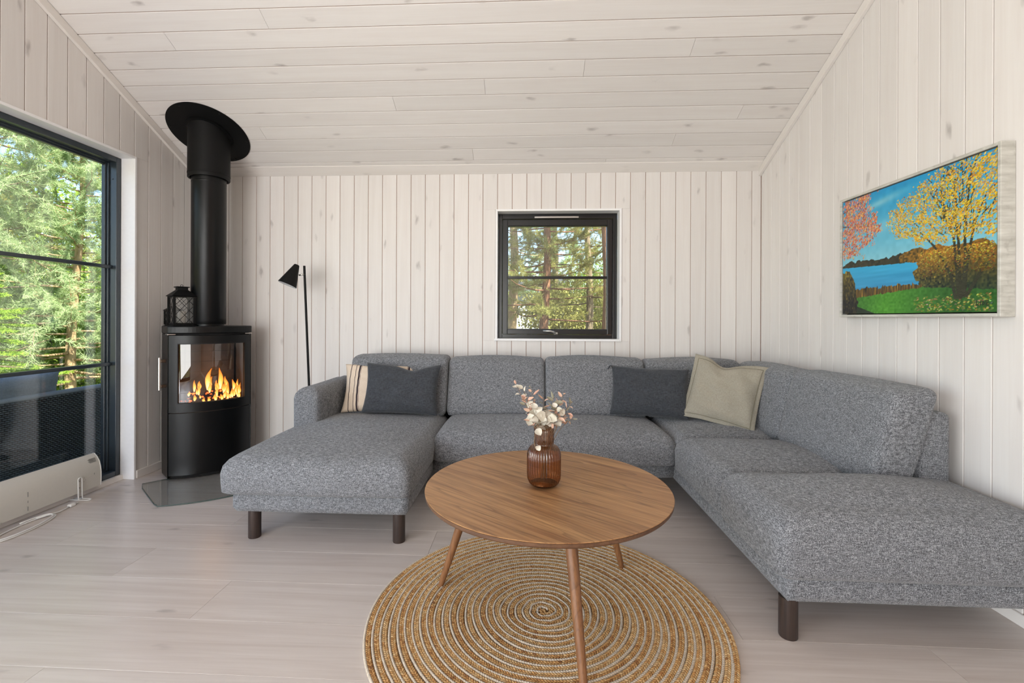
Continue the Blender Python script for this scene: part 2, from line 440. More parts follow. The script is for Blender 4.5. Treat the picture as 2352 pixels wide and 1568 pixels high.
# --- ceiling
cosA = 1 / math.sqrt(1 + SL * SL); ANG = math.atan(SL)
cl_ = MB()
def slope_pts(ya, yb, d0, d1):
    return [(ya, zceil(ya) + d0), (yb, zceil(yb) + d0), (yb, zceil(yb) + d1), (ya, zceil(ya) + d1)]
cl_.prism(slope_pts(YRIDGE, YD + .5, TH / cosA + .0004, 0.25), 'x', XL - .45, XR + .45)
cl_.prism(slope_pts(YREAR - .5, YRIDGE, 0.016, 0.25), 'x', XL - .45, XR + .45)
ceiling = struct(cl_.build('ceiling', M_groove), 'sloping ceiling of whitewashed boards running crosswise', 'ceiling')
cosA = 1 / math.sqrt(1 + SL * SL); ANG = math.atan(SL)
YC0 = 2.47428
pc = PIT * cosA
joints = {1: [-1.475], 2: [-2.105], 3: [0.962], 4: [0.35], 5: [-0.267], 6: [-0.88], 7: [1.42], 8: [-1.9], 9: [1.05], 10: [-.4], 11: [0.6]}
bp = board_profile(PIT)
cz = [(t, d) for t, d in bp]
def ceil_board(ya, yb, xa, xb):
    yc = (ya + yb) / 2; w = (yb - ya) / cosA
    prof = board_profile(w); n = len(prof); vs = []
    for t, d in prof:
        vs.append((0, t * cosA - (-d) * math.sin(ANG) * 1.0, -t * SL * cosA + d * cosA))
    vv = [(0.0008, p[1], p[2]) for p in vs] + [(xb - xa - 0.0008, p[1], p[2]) for p in vs]
    fs = [(i, (i + 1) % n, n + (i + 1) % n, n + i) for i in range(n)] + [tuple(range(n - 1, -1, -1)), tuple(range(n, 2 * n))]
    return MB().add(vv, fs).build('board', M_ceil, ceiling, loc=(xa, yc, zceil(yc)))
for k in range(-18, 12):
    ya, yb = YC0 + (k - 1) * pc, min(YC0 + k * pc, YD)
    if ya < YRIDGE or yb - ya < .02: continue
    js = joints.get(k, [RND.uniform(-2.0, 1.4)])
    xs = [XL] + sorted(js) + [XR]
    for a, b in zip(xs[:-1], xs[1:]): ceil_board(ya, yb, a, b)
rear_pitch = MB().prism(slope_pts(YREAR, YRIDGE, 0.0, 0.014), 'x', XL, XR).build('rear_pitch_lining', M_ceil, ceiling)

# --- trims along the ceiling
def side_trim(name, xa, xb, label):
    pts = [(YRIDGE, zceil(YRIDGE) - .058), (YD, ZC - .058), (YD, ZC - .002), (YRIDGE, zceil(YRIDGE) - .002)]
    return struct(MB().prism(pts, 'x', xa, xb).build(name, M_trimy, bevel=.002), label, 'trim')
side_trim('trim_1', XL + .0005, XL + .022, 'pale sloping trim strip along the left wall top')
side_trim('trim_2', XR - .022, XR - .0005, 'pale sloping trim strip along the right wall top')
pts = [(YD - .0005, ZC - .020), (YD - .0005, ZC), (YD - .074, ZC + .074 * SL), (YD - .074, ZC + .074 * SL - .006)]
struct(MB().prism(pts, 'x', XL + .022, XR - .022).build('trim_3', M_trimx, bevel=.002), 'pale level trim strip where back wall meets ceiling', 'trim')

# --- floor
FW = 0.2470; FY0 = 2.117
floor = struct(MB().box(XL - .2, XR + .2, YREAR - .2, YD + .2, -0.12, -0.0142).build('floor', M_groove), 'pale oak plank floor', 'floor')
fj = {0: [-1.75, 0.15], -1: [-1.22, 0.75], 1: [-2.265, -.45, 1.25], 2: [-1.55, 0.1], -2: [-2.35, -.3, 1.35], -3: [-1.5, .45], 3: [-.9, 1.0]}
for k in range(-8, 7):
    ya, yb = FY0 + (k - 1) * FW, min(FY0 + k * FW, YD + .0)
    if yb - ya < .02: continue
    xs = [-2.735 if yb < 2.99 else XL] + sorted(fj.get(k, [RND.uniform(-2, -.6), RND.uniform(0, 1.4)])) + [XR]
    for a, b in zip(xs[:-1], xs[1:]):
        w = yb - ya; h = w / 2 - .0003; c2 = .0006
        prof = [(-h, -.014), (-h, -c2), (-h + c2, 0), (h - c2, 0), (h, -c2), (h, -.014)]
        L = b - a; e = .0005
        vv = [(e, p[0], p[1]) for p in prof] + [(L - e, p[0], p[1]) for p in prof]
        fs = [(i, (i + 1) % 6, 6 + (i + 1) % 6, 6 + i) for i in range(6)] + [(5, 4, 3, 2, 1, 0), (6, 7, 8, 9, 10, 11)]
        MB().add(vv, fs).build('plank', M_floor, floor, loc=(a, (ya + yb) / 2, 0))
MB().box(-2.735, XL - .0005, FY0 + 3 * FW, 2.99, -.014, 0).build('plank', M_floor, floor)
MB().box(XL, XR, YREAR, FY0 - 9 * FW - .0005, -.014, 0).build('rear_planking', M_floor, floor)

# --- baseboards
struct(MB().box(XL, XL + .014, W1[1] + .02, YD, 0, .055).build('baseboard_left', M_trimy, bevel=.003), 'low pale baseboard between the big window and the stove corner', 'baseboard')
struct(MB().box(XR - .012, XR, YREAR, YD - .0, 0, .045).build('baseboard_right', M_trimy, bevel=.003), 'low pale baseboard along the right wall', 'baseboard')
struct(MB().box(XL + .014, XR - .014, YD - .014, YD, 0, .055).build('baseboard_back', M_trimx, bevel=.003), 'low pale baseboard behind the sofa', 'baseboard')

# --- window_2 : square back window
def empty_struct(name, label, loc):
    o = thing(name, label, 'window', loc); o['kind'] = 'structure'; return o
w2 = empty_struct('window_2', 'square black-framed window in the back wall above the sofa', (0.25, YD, W2[2]))
a, b, c, d = W2
yf = YD + .090
for nm, args in (('casing', (a - lin, a, YD - .010, yf, c - lin, d + lin)), ('casing', (b, b + lin, YD - .010, yf, c - lin, d + lin)),
                 ('casing', (a, b, YD - .010, yf, d, d + lin)), ('window_sill', (a - lin - .006, b + .004, YD - .014, yf, c - lin, c))):
    MB().box(*args).build(nm, M_white, w2, bevel=.0015, world=True)
def ring(x0, x1, z0, z1, t, ya, yb):
    tb = t if hasattr(t, '__len__') else (t,) * 4
    m = MB(); m.box(x0, x0 + tb[0], ya, yb, z0, z1); m.box(x1 - tb[1], x1, ya, yb, z0, z1); m.box(x0 + tb[0], x1 - tb[1], ya, yb, z0, z0 + tb[2]); m.box(x0 + tb[0], x1 - tb[1], ya, yb, z1 - tb[3], z1); return m
ring(a, b, c, d, (.032, .032, .030, .040), yf - .001, yf + .06).build('outer_frame', M_frame, w2, bevel=.002, world=True)
sash = ring(a + .034, b - .034, c + .032, d - .044, (.040, .040, .038, .050), yf + .006, yf + .055).build('sash', M_frame, w2, bevel=.003, world=True)
ring(a + .072, b - .072, c + .068, d - .092, .007, yf + .014, yf + .05).build('glazing_bead', M_frame, w2, bevel=.001, world=True)
MB().box(a + .074, b - .074, yf + .030, yf + .036, c + .070, d - .094).build('pane', M_pane, w2, world=True)
MB().box(a + .072, b - .072, yf + .018, yf + .030, 1.416, 1.438).build('muntin', M_frame, w2, bevel=.002, world=True)
MB().box(a + .29, a + .64, yf - .010, yf - .001, d - .036, d - .022).build('vent_strip', M_steel, w2, bevel=.002, world=True)
hd = MB(); hz = c + .046; hx = a + .455
hd.cyl((hx, yf + .006, hz - .004), (hx, yf - .012, hz - .004), .012, seg=14)
hd.tube([(hx, yf - .012, hz - .003), (hx - .012, yf - .020, hz + .006), (hx - .035, yf - .022, hz + .013), (hx - .095, yf - .022, hz + .014)], [.008, .0075, .007, .0065], 10)
hd.cyl((hx + .016, yf + .006, hz - .006), (hx + .016, yf - .006, hz - .006), .010, seg=14)
hd.build('handle', M_steel, w2, smooth=True, world=True)

# --- window_1 : large left window
w1 = empty_struct('window_1', 'tall black-framed window front in the left wall', (XL - .05, 2.0, 0))
a, b, c, d = W1
xf = -2.735
for nm, args in (('casing', (xf, XL + .010, b, b + lin, 0, d + lin)), ('casing', (xf, XL + .010, a - lin, a, 0, d + lin)), ('casing', (xf, XL + .010, a, b, d, d + lin)),
                 ('threshold', (xf, xf + .022, a, b, 0, .034))):
    MB().box(*args).build(nm, M_white if nm == 'casing' else M_trimy, w1, bevel=.002, world=True)
def ringy(y0, y1, z0, z1, t, xa, xb):
    m = MB(); m.box(xa, xb, y0, y0 + t, z0, z1); m.box(xa, xb, y1 - t, y1, z0, z1); m.box(xa, xb, y0 + t, y1 - t, z0, z0 + t); m.box(xa, xb, y0 + t, y1 - t, z1 - t, z1); return m
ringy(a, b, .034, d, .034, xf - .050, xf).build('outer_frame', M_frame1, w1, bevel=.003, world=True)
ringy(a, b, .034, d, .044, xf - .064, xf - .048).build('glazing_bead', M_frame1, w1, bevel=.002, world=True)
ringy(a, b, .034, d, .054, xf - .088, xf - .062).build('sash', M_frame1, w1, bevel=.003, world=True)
MB().box(xf - .078, xf - .072, a + .050, b - .050, .08, d - .050).build('pane', M_pane, w1, world=True)
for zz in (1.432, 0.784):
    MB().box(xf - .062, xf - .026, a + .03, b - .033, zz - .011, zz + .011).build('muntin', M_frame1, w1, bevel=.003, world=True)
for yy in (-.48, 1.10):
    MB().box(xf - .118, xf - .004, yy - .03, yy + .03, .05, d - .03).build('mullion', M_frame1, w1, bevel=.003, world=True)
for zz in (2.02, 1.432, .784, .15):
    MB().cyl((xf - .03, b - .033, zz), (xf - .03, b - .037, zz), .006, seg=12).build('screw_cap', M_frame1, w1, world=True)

# --- glazed doors behind the camera
w3 = empty_struct('window_3', 'black-framed glazed doors behind the viewer', (0, YREAR, 0))
for i in range(2):
    xa_ = RD[0] + i * .95; ring(xa_, xa_ + .95, 0.0, RD[3], .06, YREAR - .10, YREAR - .04).build('door_frame', M_frame, w3, bevel=.003, world=True)
    MB().box(xa_ + .05, xa_ + .90, YREAR - .073, YREAR - .067, .05, RD[3] - .05).build('pane', M_pane, w3, world=True)

# ------------------------------------------------------------------ soft shapes
def ax_samples(n, edge):
    """sample positions in [-1,1], denser at the ends"""
    t = np.linspace(-1, 1, n); return np.sin(t * math.pi / 2) * 0.55 + t * 0.45
def cushion_mesh(name, size, r, crown=0.0, front=0.0, side=0.0, n=(15, 15, 9), wob=0.003, seed=0, mat=None, tilt=0.0, taper=0.0, r_vert=None):
    """upholstered block centred on x,y with its base at z=0; crown bulges the top, front/side bulge the faces"""
    hx, hy, hz = size[0] / 2, size[1] / 2, size[2] / 2
    axs = [ax_samples(k, 0) for k in n]
    V = []; idx = {}
    Fc = []
    def vid(i, j, k):
        key = (i, j, k)
        if key not in idx:
            idx[key] = len(V); V.append((axs[0][i], axs[1][j], axs[2][k]))
        return idx[key]
    nx, ny, nz = n
    for i in range(nx - 1):
        for j in range(ny - 1):
            Fc.append((vid(i, j, 0), vid(i, j + 1, 0), vid(i + 1, j + 1, 0), vid(i + 1, j, 0)))
            Fc.append((vid(i, j, nz - 1), vid(i + 1, j, nz - 1), vid(i + 1, j + 1, nz - 1), vid(i, j + 1, nz - 1)))
    for i in range(nx - 1):
        for k in range(nz - 1):
            Fc.append((vid(i, 0, k), vid(i + 1, 0, k), vid(i + 1, 0, k + 1), vid(i, 0, k + 1)))
            Fc.append((vid(i, ny - 1, k), vid(i, ny - 1, k + 1), vid(i + 1, ny - 1, k + 1), vid(i + 1, ny - 1, k)))
    for j in range(ny - 1):
        for k in range(nz - 1):
            Fc.append((vid(0, j, k), vid(0, j, k + 1), vid(0, j + 1, k + 1), vid(0, j + 1, k)))
            Fc.append((vid(nx - 1, j, k), vid(nx - 1, j + 1, k), vid(nx - 1, j + 1, k + 1), vid(nx - 1, j, k + 1)))
    U = np.array(V); rv = r * .45 if r_vert is None else r_vert; rv = min(rv, hx * .95, hy * .95)
    rt = min(r, hz * 1.6); rb = min(.012, r)
    # plan outline: rounded rectangle; vertical profile: quarter-round over the top edge, small round at the foot
    Pp = U[:, :2] * [hx, hy]; inner = np.clip(Pp, [-(hx - rv), -(hy - rv)], [hx - rv, hy - rv]); dl = Pp - inner; ln = np.linalg.norm(dl, axis=1, keepdims=True)
    Pp = inner + np.where(ln > 0, dl / np.maximum(ln, 1e-9) * np.minimum(ln, rv), 0)
    wz = U[:, 2]; ph_ = np.clip(wz, 0, 1) * math.pi / 2; lo = np.clip(wz + 1, 0, 1)
    z = np.where(wz > 0, hz - rt + rt * np.sin(ph_), -hz + (2 * hz - rt) * lo); dlt = np.where(wz > 0, rt * (1 - np.cos(ph_)), np.where(lo < .12, rb * (1 - np.sqrt(np.clip(1 - (1 - lo / .12) ** 2, 0, 1))), 0))
    sx_ = 1 - dlt / hx; sy_ = 1 - dlt / hy
    Q = np.stack([Pp[:, 0] * sx_, Pp[:, 1] * sy_, z], 1)
    u, v, w = U[:, 0], U[:, 1], U[:, 2]
    up = np.clip((w + 1) / 2, 0, 1)
    Q[:, 2] += crown * (1 - np.abs(u) ** 2.4) * (1 - np.abs(v) ** 2.4) * up ** 2
    Q[:, 1] += front * np.sign(v) * (np.abs(v) ** 3) * (1 - u ** 2 * 0.7) * (1 - w ** 2)
    Q[:, 0] += side * np.sign(u) * (np.abs(u) ** 3) * (1 - v ** 2 * 0.7) * (1 - w ** 2)
    rs = np.random.default_rng(seed); ph = rs.uniform(0, 6.3, 6)
    Q[:, 2] += wob * np.sin(Q[:, 0] * 9 + ph[0]) * np.sin(Q[:, 1] * 8 + ph[1]) * up
    Q[:, 1] += wob * np.sin(Q[:, 0] * 8 + ph[2]) * np.sin(Q[:, 2] * 11 + ph[3])
    Q[:, 2] += hz
    if tilt: Q[:, 1] += tilt * Q[:, 2]          # lean: y grows with height
    if taper: Q[:, 1] *= 1 - taper * Q[:, 2] / size[2]
    return np_mesh(name, Q, Fc, mat, True)
def cushion(name, parent, x0, x1, y0, y1, z0, z1, r, mat=None, rotz=0.0, **kw):
    """world-space block -> part of parent"""
    me = cushion_mesh(name, (x1 - x0, y1 - y0, z1 - z0), r, mat=mat or M_fabric, **kw)
    o = link_mesh(name, me); o.location = ((x0 + x1) / 2, (y0 + y1) / 2, z0); o.rotation_euler = (0, 0, rotz)
    o.parent = parent; o.matrix_parent_inverse = parent.matrix_basis.inverted(); return o

# ------------------------------------------------------------------ sectional sofa
sofa = thing('sectional_sofa', 'long grey melange U-shaped sectional sofa with chaise against the back wall', 'sofa', (0.15, 2.9, 0))
cushion('base', sofa, -1.425, -0.560, 2.185, 3.50, 0.150, 0.248, .012, n=(13, 13, 6), wob=.001)
cushion('base', sofa, -0.558, 0.890, 2.790, 3.50, 0.150, 0.250, .012, n=(13, 9, 6), wob=.001)
cushion('base', sofa, 0.885, 1.730, 1.612, 3.50, 0.137, 0.232, .012, n=(13, 13, 6), wob=.001)
cushion('back_frame', sofa, -1.42, 1.66, 3.395, 3.52, 0.24, 0.655, .035, n=(21, 7, 9))
cushion('back_frame', sofa, 1.600, 1.720, 1.955, 3.47, 0.232, 0.725, .022, n=(7, 17, 9), wob=.001)
cushion('armrest', sofa, -1.465, -1.295, 2.835, 3.46, 0.247, 0.655, .066, n=(11, 13, 11), front=.008)
# seats
cushion('seat_cushion', sofa, -1.468, -0.545, 2.140, 3.30, 0.247, 0.432, .085, crown=.030, front=.022, side=.012, n=(23, 25, 11), seed=1)
cushion('seat_cushion', sofa, -0.548, 0.876, 2.700, 3.30, 0.248, 0.432, .085, crown=.030, front=.024, side=.006, n=(27, 19, 11), seed=2)
cushion('seat_cushion', sofa, 0.868, 1.62, 2.690, 3.30, 0.245, 0.432, .070, crown=.024, n=(19, 17, 9), seed=3)
cushion('seat_cushion', sofa, 0.855, 1.60, 2.065, 2.700, 0.232, 0.436, .085, crown=.028, side=.018, n=(21, 19, 11), seed=4)
cushion('seat_cushion', sofa, 0.850, 1.770, 1.575, 2.070, 0.230, 0.452, .085, crown=.042, front=.014, side=.014, n=(25, 19, 11), seed=5)
# back cushions: leaning blocks
def back_cushion(xc, w, ytop_front, h=.40, t=.165, rot=0.0, seed=0, z0=.425, lean=.33, yc=None, tz=0.0):
    me = cushion_mesh('back_cushion', (w, t, h), .042, r_vert=.030, crown=.010, front=.024, n=(19, 9, 15), taper=.0, seed=seed, mat=M_fabric, tilt=lean, wob=.004)
    o = link_mesh('back_cushion', me); o.location = (xc, ytop_front, z0); o.rotation_euler = (0, tz, rot)
    o.parent = sofa; o.matrix_parent_inverse = sofa.matrix_basis.inverted(); return o
for i, (xa_, xb_, dz, dy) in enumerate(((-1.255, -.552, .012, -.02), (-.550, .138, .0, 0), (.140, .834, .004, 0), (.840, 1.505, -.004, .015))):
    back_cushion((xa_ + xb_) / 2, xb_ - xa_, 3.255 + dy, h=.392 + dz, seed=20 + i, lean=.32)
for i, (ya_, yb_, dz) in enumerate(((2.655, 3.33, -.006), (1.932, 2.658, .006))):
    back_cushion(1.472, yb_ - ya_, (ya_ + yb_) / 2, h=.392 + dz, seed=30 + i, rot=-math.pi / 2, lean=.29)
for x_, y_ in ((-1.353, 2.252), (-.619, 2.246), (.916, 1.652), (1.68, 2.60), (-1.353, 3.40), (-.619, 3.40), (.95, 3.40), (1.66, 3.40)):
    MB().lathe([(.0285, 0), (.0300, .004), (.0300, .139 if x_ > .8 else .152)], 28, (x_, y_, 0)).build('leg', M_sofaleg, sofa, world=True, sharp=.7)

# ------------------------------------------------------------------ throw pillows
SEAMS = {}
def pillow_mesh(name, w, h, t, mat, pinch=.07, sag=0.0, sag_u=0.2, flange=0.0, n=31, seed=0, wr=.006):
    """pillow in its x-z plane, base at z=0, thickness along y"""
    u = np.linspace(-1, 1, n); rs = np.random.default_rng(seed)
    U, Vv = np.meshgrid(u, u, indexing='ij')
    fl = 1 - flange
    cu, cv = np.clip(U / fl, -1, 1), np.clip(Vv / fl, -1, 1)
    th = ((1 - cu ** 2) * (1 - cv ** 2)); th = np.sign(th) * np.abs(th) ** 0.42
    X = w / 2 * U * (1 - pinch * (1 - Vv ** 2) * np.abs(U)); Z = h / 2 * Vv * (1 - pinch * (1 - U ** 2) * np.abs(Vv))
    Z = Z - sag * np.exp(-((U - sag_u) / .35) ** 2) * ((Vv + 1) / 2) ** 2
    k = rs.uniform(5, 11, 6); p = rs.uniform(0, 6.3, 6)
    rip = wr * (np.sin(k[0] * U + k[1] * Vv + p[0]) * np.sin(k[2] * Vv - 3 * U + p[1]) + .6 * np.sin(k[3] * U * 1.5 + p[2]) * np.cos(k[4] * Vv + p[3]))
    rip = rip * (0.25 + 0.75 * th)
    edge = .0025 + 0.0 * U
    Yf = -(t / 2 * th + edge) + rip; Yb = (t / 2 * th + edge) + rip * .5
    if flange: 
        wave = .006 * np.sin(9 * U + 4 * Vv + p[4]) * (1 - th); Yf = Yf + wave; Yb = Yb + wave
    Z = Z + h / 2
    A = np.stack([X, Yf, Z], -1).reshape(-1, 3); Bk = np.stack([X, Yb, Z], -1).reshape(-1, 3); N = n * n
    i, j = np.meshgrid(np.arange(n - 1), np.arange(n - 1), indexing='ij'); q = (i * n + j).ravel()
    F1 = np.stack([q, q + n, q + n + 1, q + 1], 1); F2 = np.stack([q, q + 1, q + n + 1, q + n], 1) + N
    rim = [(0, j) for j in range(n)] + [(i, n - 1) for i in range(1, n)] + [(n - 1, j) for j in range(n - 2, -1, -1)] + [(i, 0) for i in range(n - 2, 0, -1)]
    rid = np.array([a * n + b for a, b in rim]); nx = np.roll(rid, -1)
    F3 = np.stack([rid, nx, nx + N, rid + N], 1)
    if flange:
        kf = int(round((1 - fl) / 2 * (n - 1))); m_ = n - 1 - kf
        ringi = [(kf, b) for b in range(kf, m_)] + [(a, m_) for a in range(kf, m_)] + [(m_, b) for b in range(m_, kf, -1)] + [(a, kf) for a in range(m_, kf, -1)]
        SEAMS[name] = [tuple(np.stack([X, Yf - .0006, Z], -1)[a, b]) for a, b in ringi]
    return np_mesh(name, np.concatenate([A, Bk]), np.concatenate([F1, F2, F3]), mat, True)
def stripe_mat():
    g = G('cream_striped_cotton'); v = g.coord(); sp = g.n.new('ShaderNodeSeparateXYZ'); g.l.new(v, sp.inputs[0]); x = sp.outputs[0]
    n = g.noise(v, 300, 2)
    base = g.mix(g.remap(n, .3, .7), srgb(214, 194, 172), srgb(226, 208, 188))
    f = None
    for c0, hw in ((-.236, .0026), (-.200, .0020), (-.174, .0062), (-.1635, .0012), (.236, .0026), (.200, .0020), (.174, .0062), (.1635, .0012)):
        s = g.math('LESS_THAN', g.math('ABSOLUTE', g.math('SUBTRACT', x, c0)), hw); f = s if f is None else g.math('MAXIMUM', f, s)
    col = g.mix(f, base, srgb(62, 52, 56)); g.pbr(col, .9, 0, .15, normal=g.bump(n, .2, .001)); return g.m
M_stripe = stripe_mat()
def pillow(name, label, loc, lean, yaw, me, roll=0.0, group='throw pillows on the sofa'):
    o = link_mesh(name, me, None, loc, (0, 0, 0))
    o.rotation_euler = (Matrix.Rotation(yaw, 3, 'Z') @ Matrix.Rotation(-lean, 3, 'X') @ Matrix.Rotation(roll, 3, 'Y')).to_euler()
    return tag(o, label, 'pillow', group)
P1 = pillow('throw_pillow', 'charcoal rectangular pillow on the chaise, in front of the striped pillow', (-.845, 3.055, .452), .30, 0.02, pillow_mesh('charcoal_pillow', .515, .345, .13, M_charcoal, sag=.035, sag_u=.25, seed=3), roll=.025)
P1m = pillow_mesh('striped_pillow', .58, .345, .13, M_stripe, sag=.01, sag_u=-.2, seed=4)
P2 = pillow('throw_pillow', 'cream pillow with dark stripes leaning behind a charcoal pillow beside the armrest', (-.985, 3.150, .448), .36, 0.05, P1m, roll=-.02)
P3 = pillow('throw_pillow', 'charcoal rectangular pillow beside the olive pillow near the sofa corner', (.812, 3.085, .452), .33, -0.25, pillow_mesh('charcoal_pillow_corner', .50, .335, .14, M_charcoal, pinch=.05, seed=8), roll=.015)
MB().tube([(-.246, -.004, .320), (-.256, -.010, .334), (-.268, -.012, .326), (-.275, -.014, .305)], .0035, 6).build('tie_cord', M_charcoal, P3, smooth=True)
P4 = pillow('throw_pillow', 'olive beige square pillow with flat stitched border in the sofa corner', (1.172, 2.915, .446), .40, -0.50, pillow_mesh('olive_pillow', .435, .43, .13, M_olive, pinch=.06, flange=.10, sag=.045, sag_u=-.1, n=35, seed=12), roll=.17)

MB().tube(SEAMS['olive_pillow'], .0016, 5, closed=True).build('stitched_seam', plain('olive_thread', srgb(116, 110, 90), .9), P4, smooth=True)

# ------------------------------------------------------------------ coffee table
TX, TY, TZ, TR = .082, 1.757, .470, .456
table = thing('coffee_table', 'round oiled oak coffee table with three splayed tapered legs', 'table', (TX, TY, 0))
MB().lathe([(TR - .004, -.0045), (TR - .001, -.0035), (TR, -.001), (TR - .0012, 0.0)][::1], 128, (0, 0, TZ)).build('tabletop', M_oak, table, sharp=.5)
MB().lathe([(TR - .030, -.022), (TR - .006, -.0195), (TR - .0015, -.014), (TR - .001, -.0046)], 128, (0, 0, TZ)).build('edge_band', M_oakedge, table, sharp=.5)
for fx, fy in ((-.341, 1.866), (.425, 2.047), (.173, 1.322)):
    fx -= TX; fy -= TY; r_ = math.hypot(fx, fy); k = .30 / r_
    MB().tube([(fx, fy, .0115), (fx * (1 - .03), fy * (1 - .03), .05), (fx * k * 1.06, fy * k * 1.06, TZ - .10), (fx * k, fy * k, TZ - .021)], [.0105, .0125, .0195, .0195], 24).build('leg', M_oakleg, table, sharp=.8)

# ------------------------------------------------------------------ braided rug
RX, RY, RR = .074, 1.730, .655
def lobe_mesh(name, centers, dirs, ups, L, Wd, Ht, mat, rngs=5, seg=6, col=None):
    """many small elongated strand lobes as one mesh"""
    th = np.linspace(0, math.pi, rngs + 1); T = []
    for i, t in enumerate(th):
        for k in range(seg):
            a = 2 * math.pi * k / seg; T.append((-math.cos(t), math.sin(t) * math.cos(a), math.sin(t) * math.sin(a)))
    T = np.array(T); nt = len(T)
    fc = []
    for i in range(rngs):
        for k in range(seg):
            k2 = (k + 1) % seg; fc.append((i * seg + k, i * seg + k2, (i + 1) * seg + k2, (i + 1) * seg + k))
    fc = np.array(fc); N = len(centers)
    sd = np.cross(ups, dirs)
    V = centers[:, None, :] + T[None, :, 0:1] * (dirs * L[:, None])[:, None, :] + T[None, :, 1:2] * (sd * Wd[:, None])[:, None, :] + T[None, :, 2:3] * (ups * Ht[:, None])[:, None, :]
    Fc = (fc[None] + (np.arange(N) * nt)[:, None, None]).reshape(-1, 4)
    me = np_mesh(name, V.reshape(-1, 3), Fc, mat, True)
    if col is not None:
        at = me.color_attributes.new('strand', 'FLOAT_COLOR', 'POINT')
        at.data.foreach_set('color', np.repeat(col, nt, axis=0).astype(np.float32).ravel())
    return me
def strand_mat(name, rough=.95):
    g = G(name); at = g.n.new('ShaderNodeAttribute'); at.attribute_name = 'strand'
    v = g.coord(); n = g.noise(v, 420, 2)
    col = g.mix(g.remap(n, .25, .75, 0, .5), at.outputs['Color'], srgb(176, 150, 124), 'MULTIPLY')
    g.pbr(col, rough, 0, .1, normal=g.bump(n, .5, .002)); return g.m
M_strand = strand_mat('jute_strand')
rug = thing('braided_rug', 'round spiral rug of golden jute braid and white cord under the coffee table', 'rug', (RX, RY, 0))
pitch = .0268
def spiral(offset, step, r0=.006):
    """points along an Archimedean spiral with steps of equal length"""
    pts = []; th = max(r0 / (pitch / (2 * math.pi)), .5)
    while True:
        r = pitch * th / (2 * math.pi) + offset
        if r > RR: break
        te = RR / pitch * 2 * math.pi - offset / pitch * 2 * math.pi
        e = min(1.0, max(0.0, (th - te + 3.0) / 3.0)); e = e * e * (3 - 2 * e)
        if r > .004: pts.append((r - pitch * .85 * e, th))
        th += step / max(r, .012)
    return np.array(pts)
rs = np.random.default_rng(5)
def lin3(a): return np.array(a[:3])
cj = [lin3(srgb(*c)) for c in ((224, 192, 144), (216, 178, 126), (206, 162, 108), (196, 150, 98), (178, 130, 86), (158, 114, 78))]
S = spiral(0.0, .0100); r, th = S[:, 0], S[:, 1]
wobr = .0022 * np.sin(th * 3.1 + 1) + .0012 * np.sin(th * 7.3)
cen = []; drs = []; hts = []; cl = []
for side in (-1, 1):
    rr = r + wobr + side * .0042; a = th + (side > 0) * .006 / np.maximum(r, .02)
    c = np.stack([rr * np.cos(a), rr * np.sin(a), np.full_like(rr, .0068)], 1)
    tn = np.stack([-np.sin(a), np.cos(a), 0 * a], 1); rd = np.stack([np.cos(a), np.sin(a), 0 * a], 1)
    d = tn * .82 + rd * side * (-.57); d /= np.linalg.norm(d, axis=1, keepdims=True)
    cen.append(c); drs.append(d)
    tone = (np.sin(th * .73) * .5 + .5) * 1.6 + rs.normal(0, .9, len(th)); ti = np.clip(np.round(tone + .6), 0, 5).astype(int)
    cc = np.array(cj)[ti] * rs.uniform(.86, 1.1, (len(th), 1)); cl.append(np.concatenate([cc, np.ones((len(th), 1))], 1))
cen, drs, cl = np.concatenate(cen), np.concatenate(drs), np.concatenate(cl); N = len(cen)
ups = np.tile([0, 0, 1.0], (N, 1))
o = link_mesh('jute_braid', lobe_mesh('jute_braid', cen, drs, ups, rs.uniform(.0078, .0096, N), rs.uniform(.0040, .0050, N), rs.uniform(.0050, .0062, N), M_strand, 4, 6, cl), rug); stuff(o)
S = spiral(pitch / 2, .0085, r0=.004); r, th = S[:, 0], S[:, 1]
rr = r + .0022 * np.sin(th * 3.1 + 1) + .0012 * np.sin(th * 7.3)
c = np.stack([rr * np.cos(th), rr * np.sin(th), np.full_like(rr, .0066)], 1)
tn = np.stack([-np.sin(th), np.cos(th), 0 * th], 1); rd = np.stack([np.cos(th), np.sin(th), 0 * th], 1)
d = tn * .90 + rd * .43; d /= np.linalg.norm(d, axis=1, keepdims=True); N = len(c)
fade = np.clip((th / th.max()), 0, 1)[:, None]
cc = lin3(srgb(214, 203, 186)) * rs.uniform(.9, 1.06, (N, 1))
o = link_mesh('white_cord', lobe_mesh('white_cord', c, d, np.tile([0, 0, 1.0], (N, 1)), np.full(N, .0085), np.full(N, .0050), np.full(N, .0072), M_strand, 4, 6, np.concatenate([cc, np.ones((N, 1))], 1)), rug); stuff(o)
MB().lathe([(RR - .012, .0005), (RR - .012, .0030)], 96).build('backing', plain('jute_backing', srgb(164, 128, 88), .95), rug)

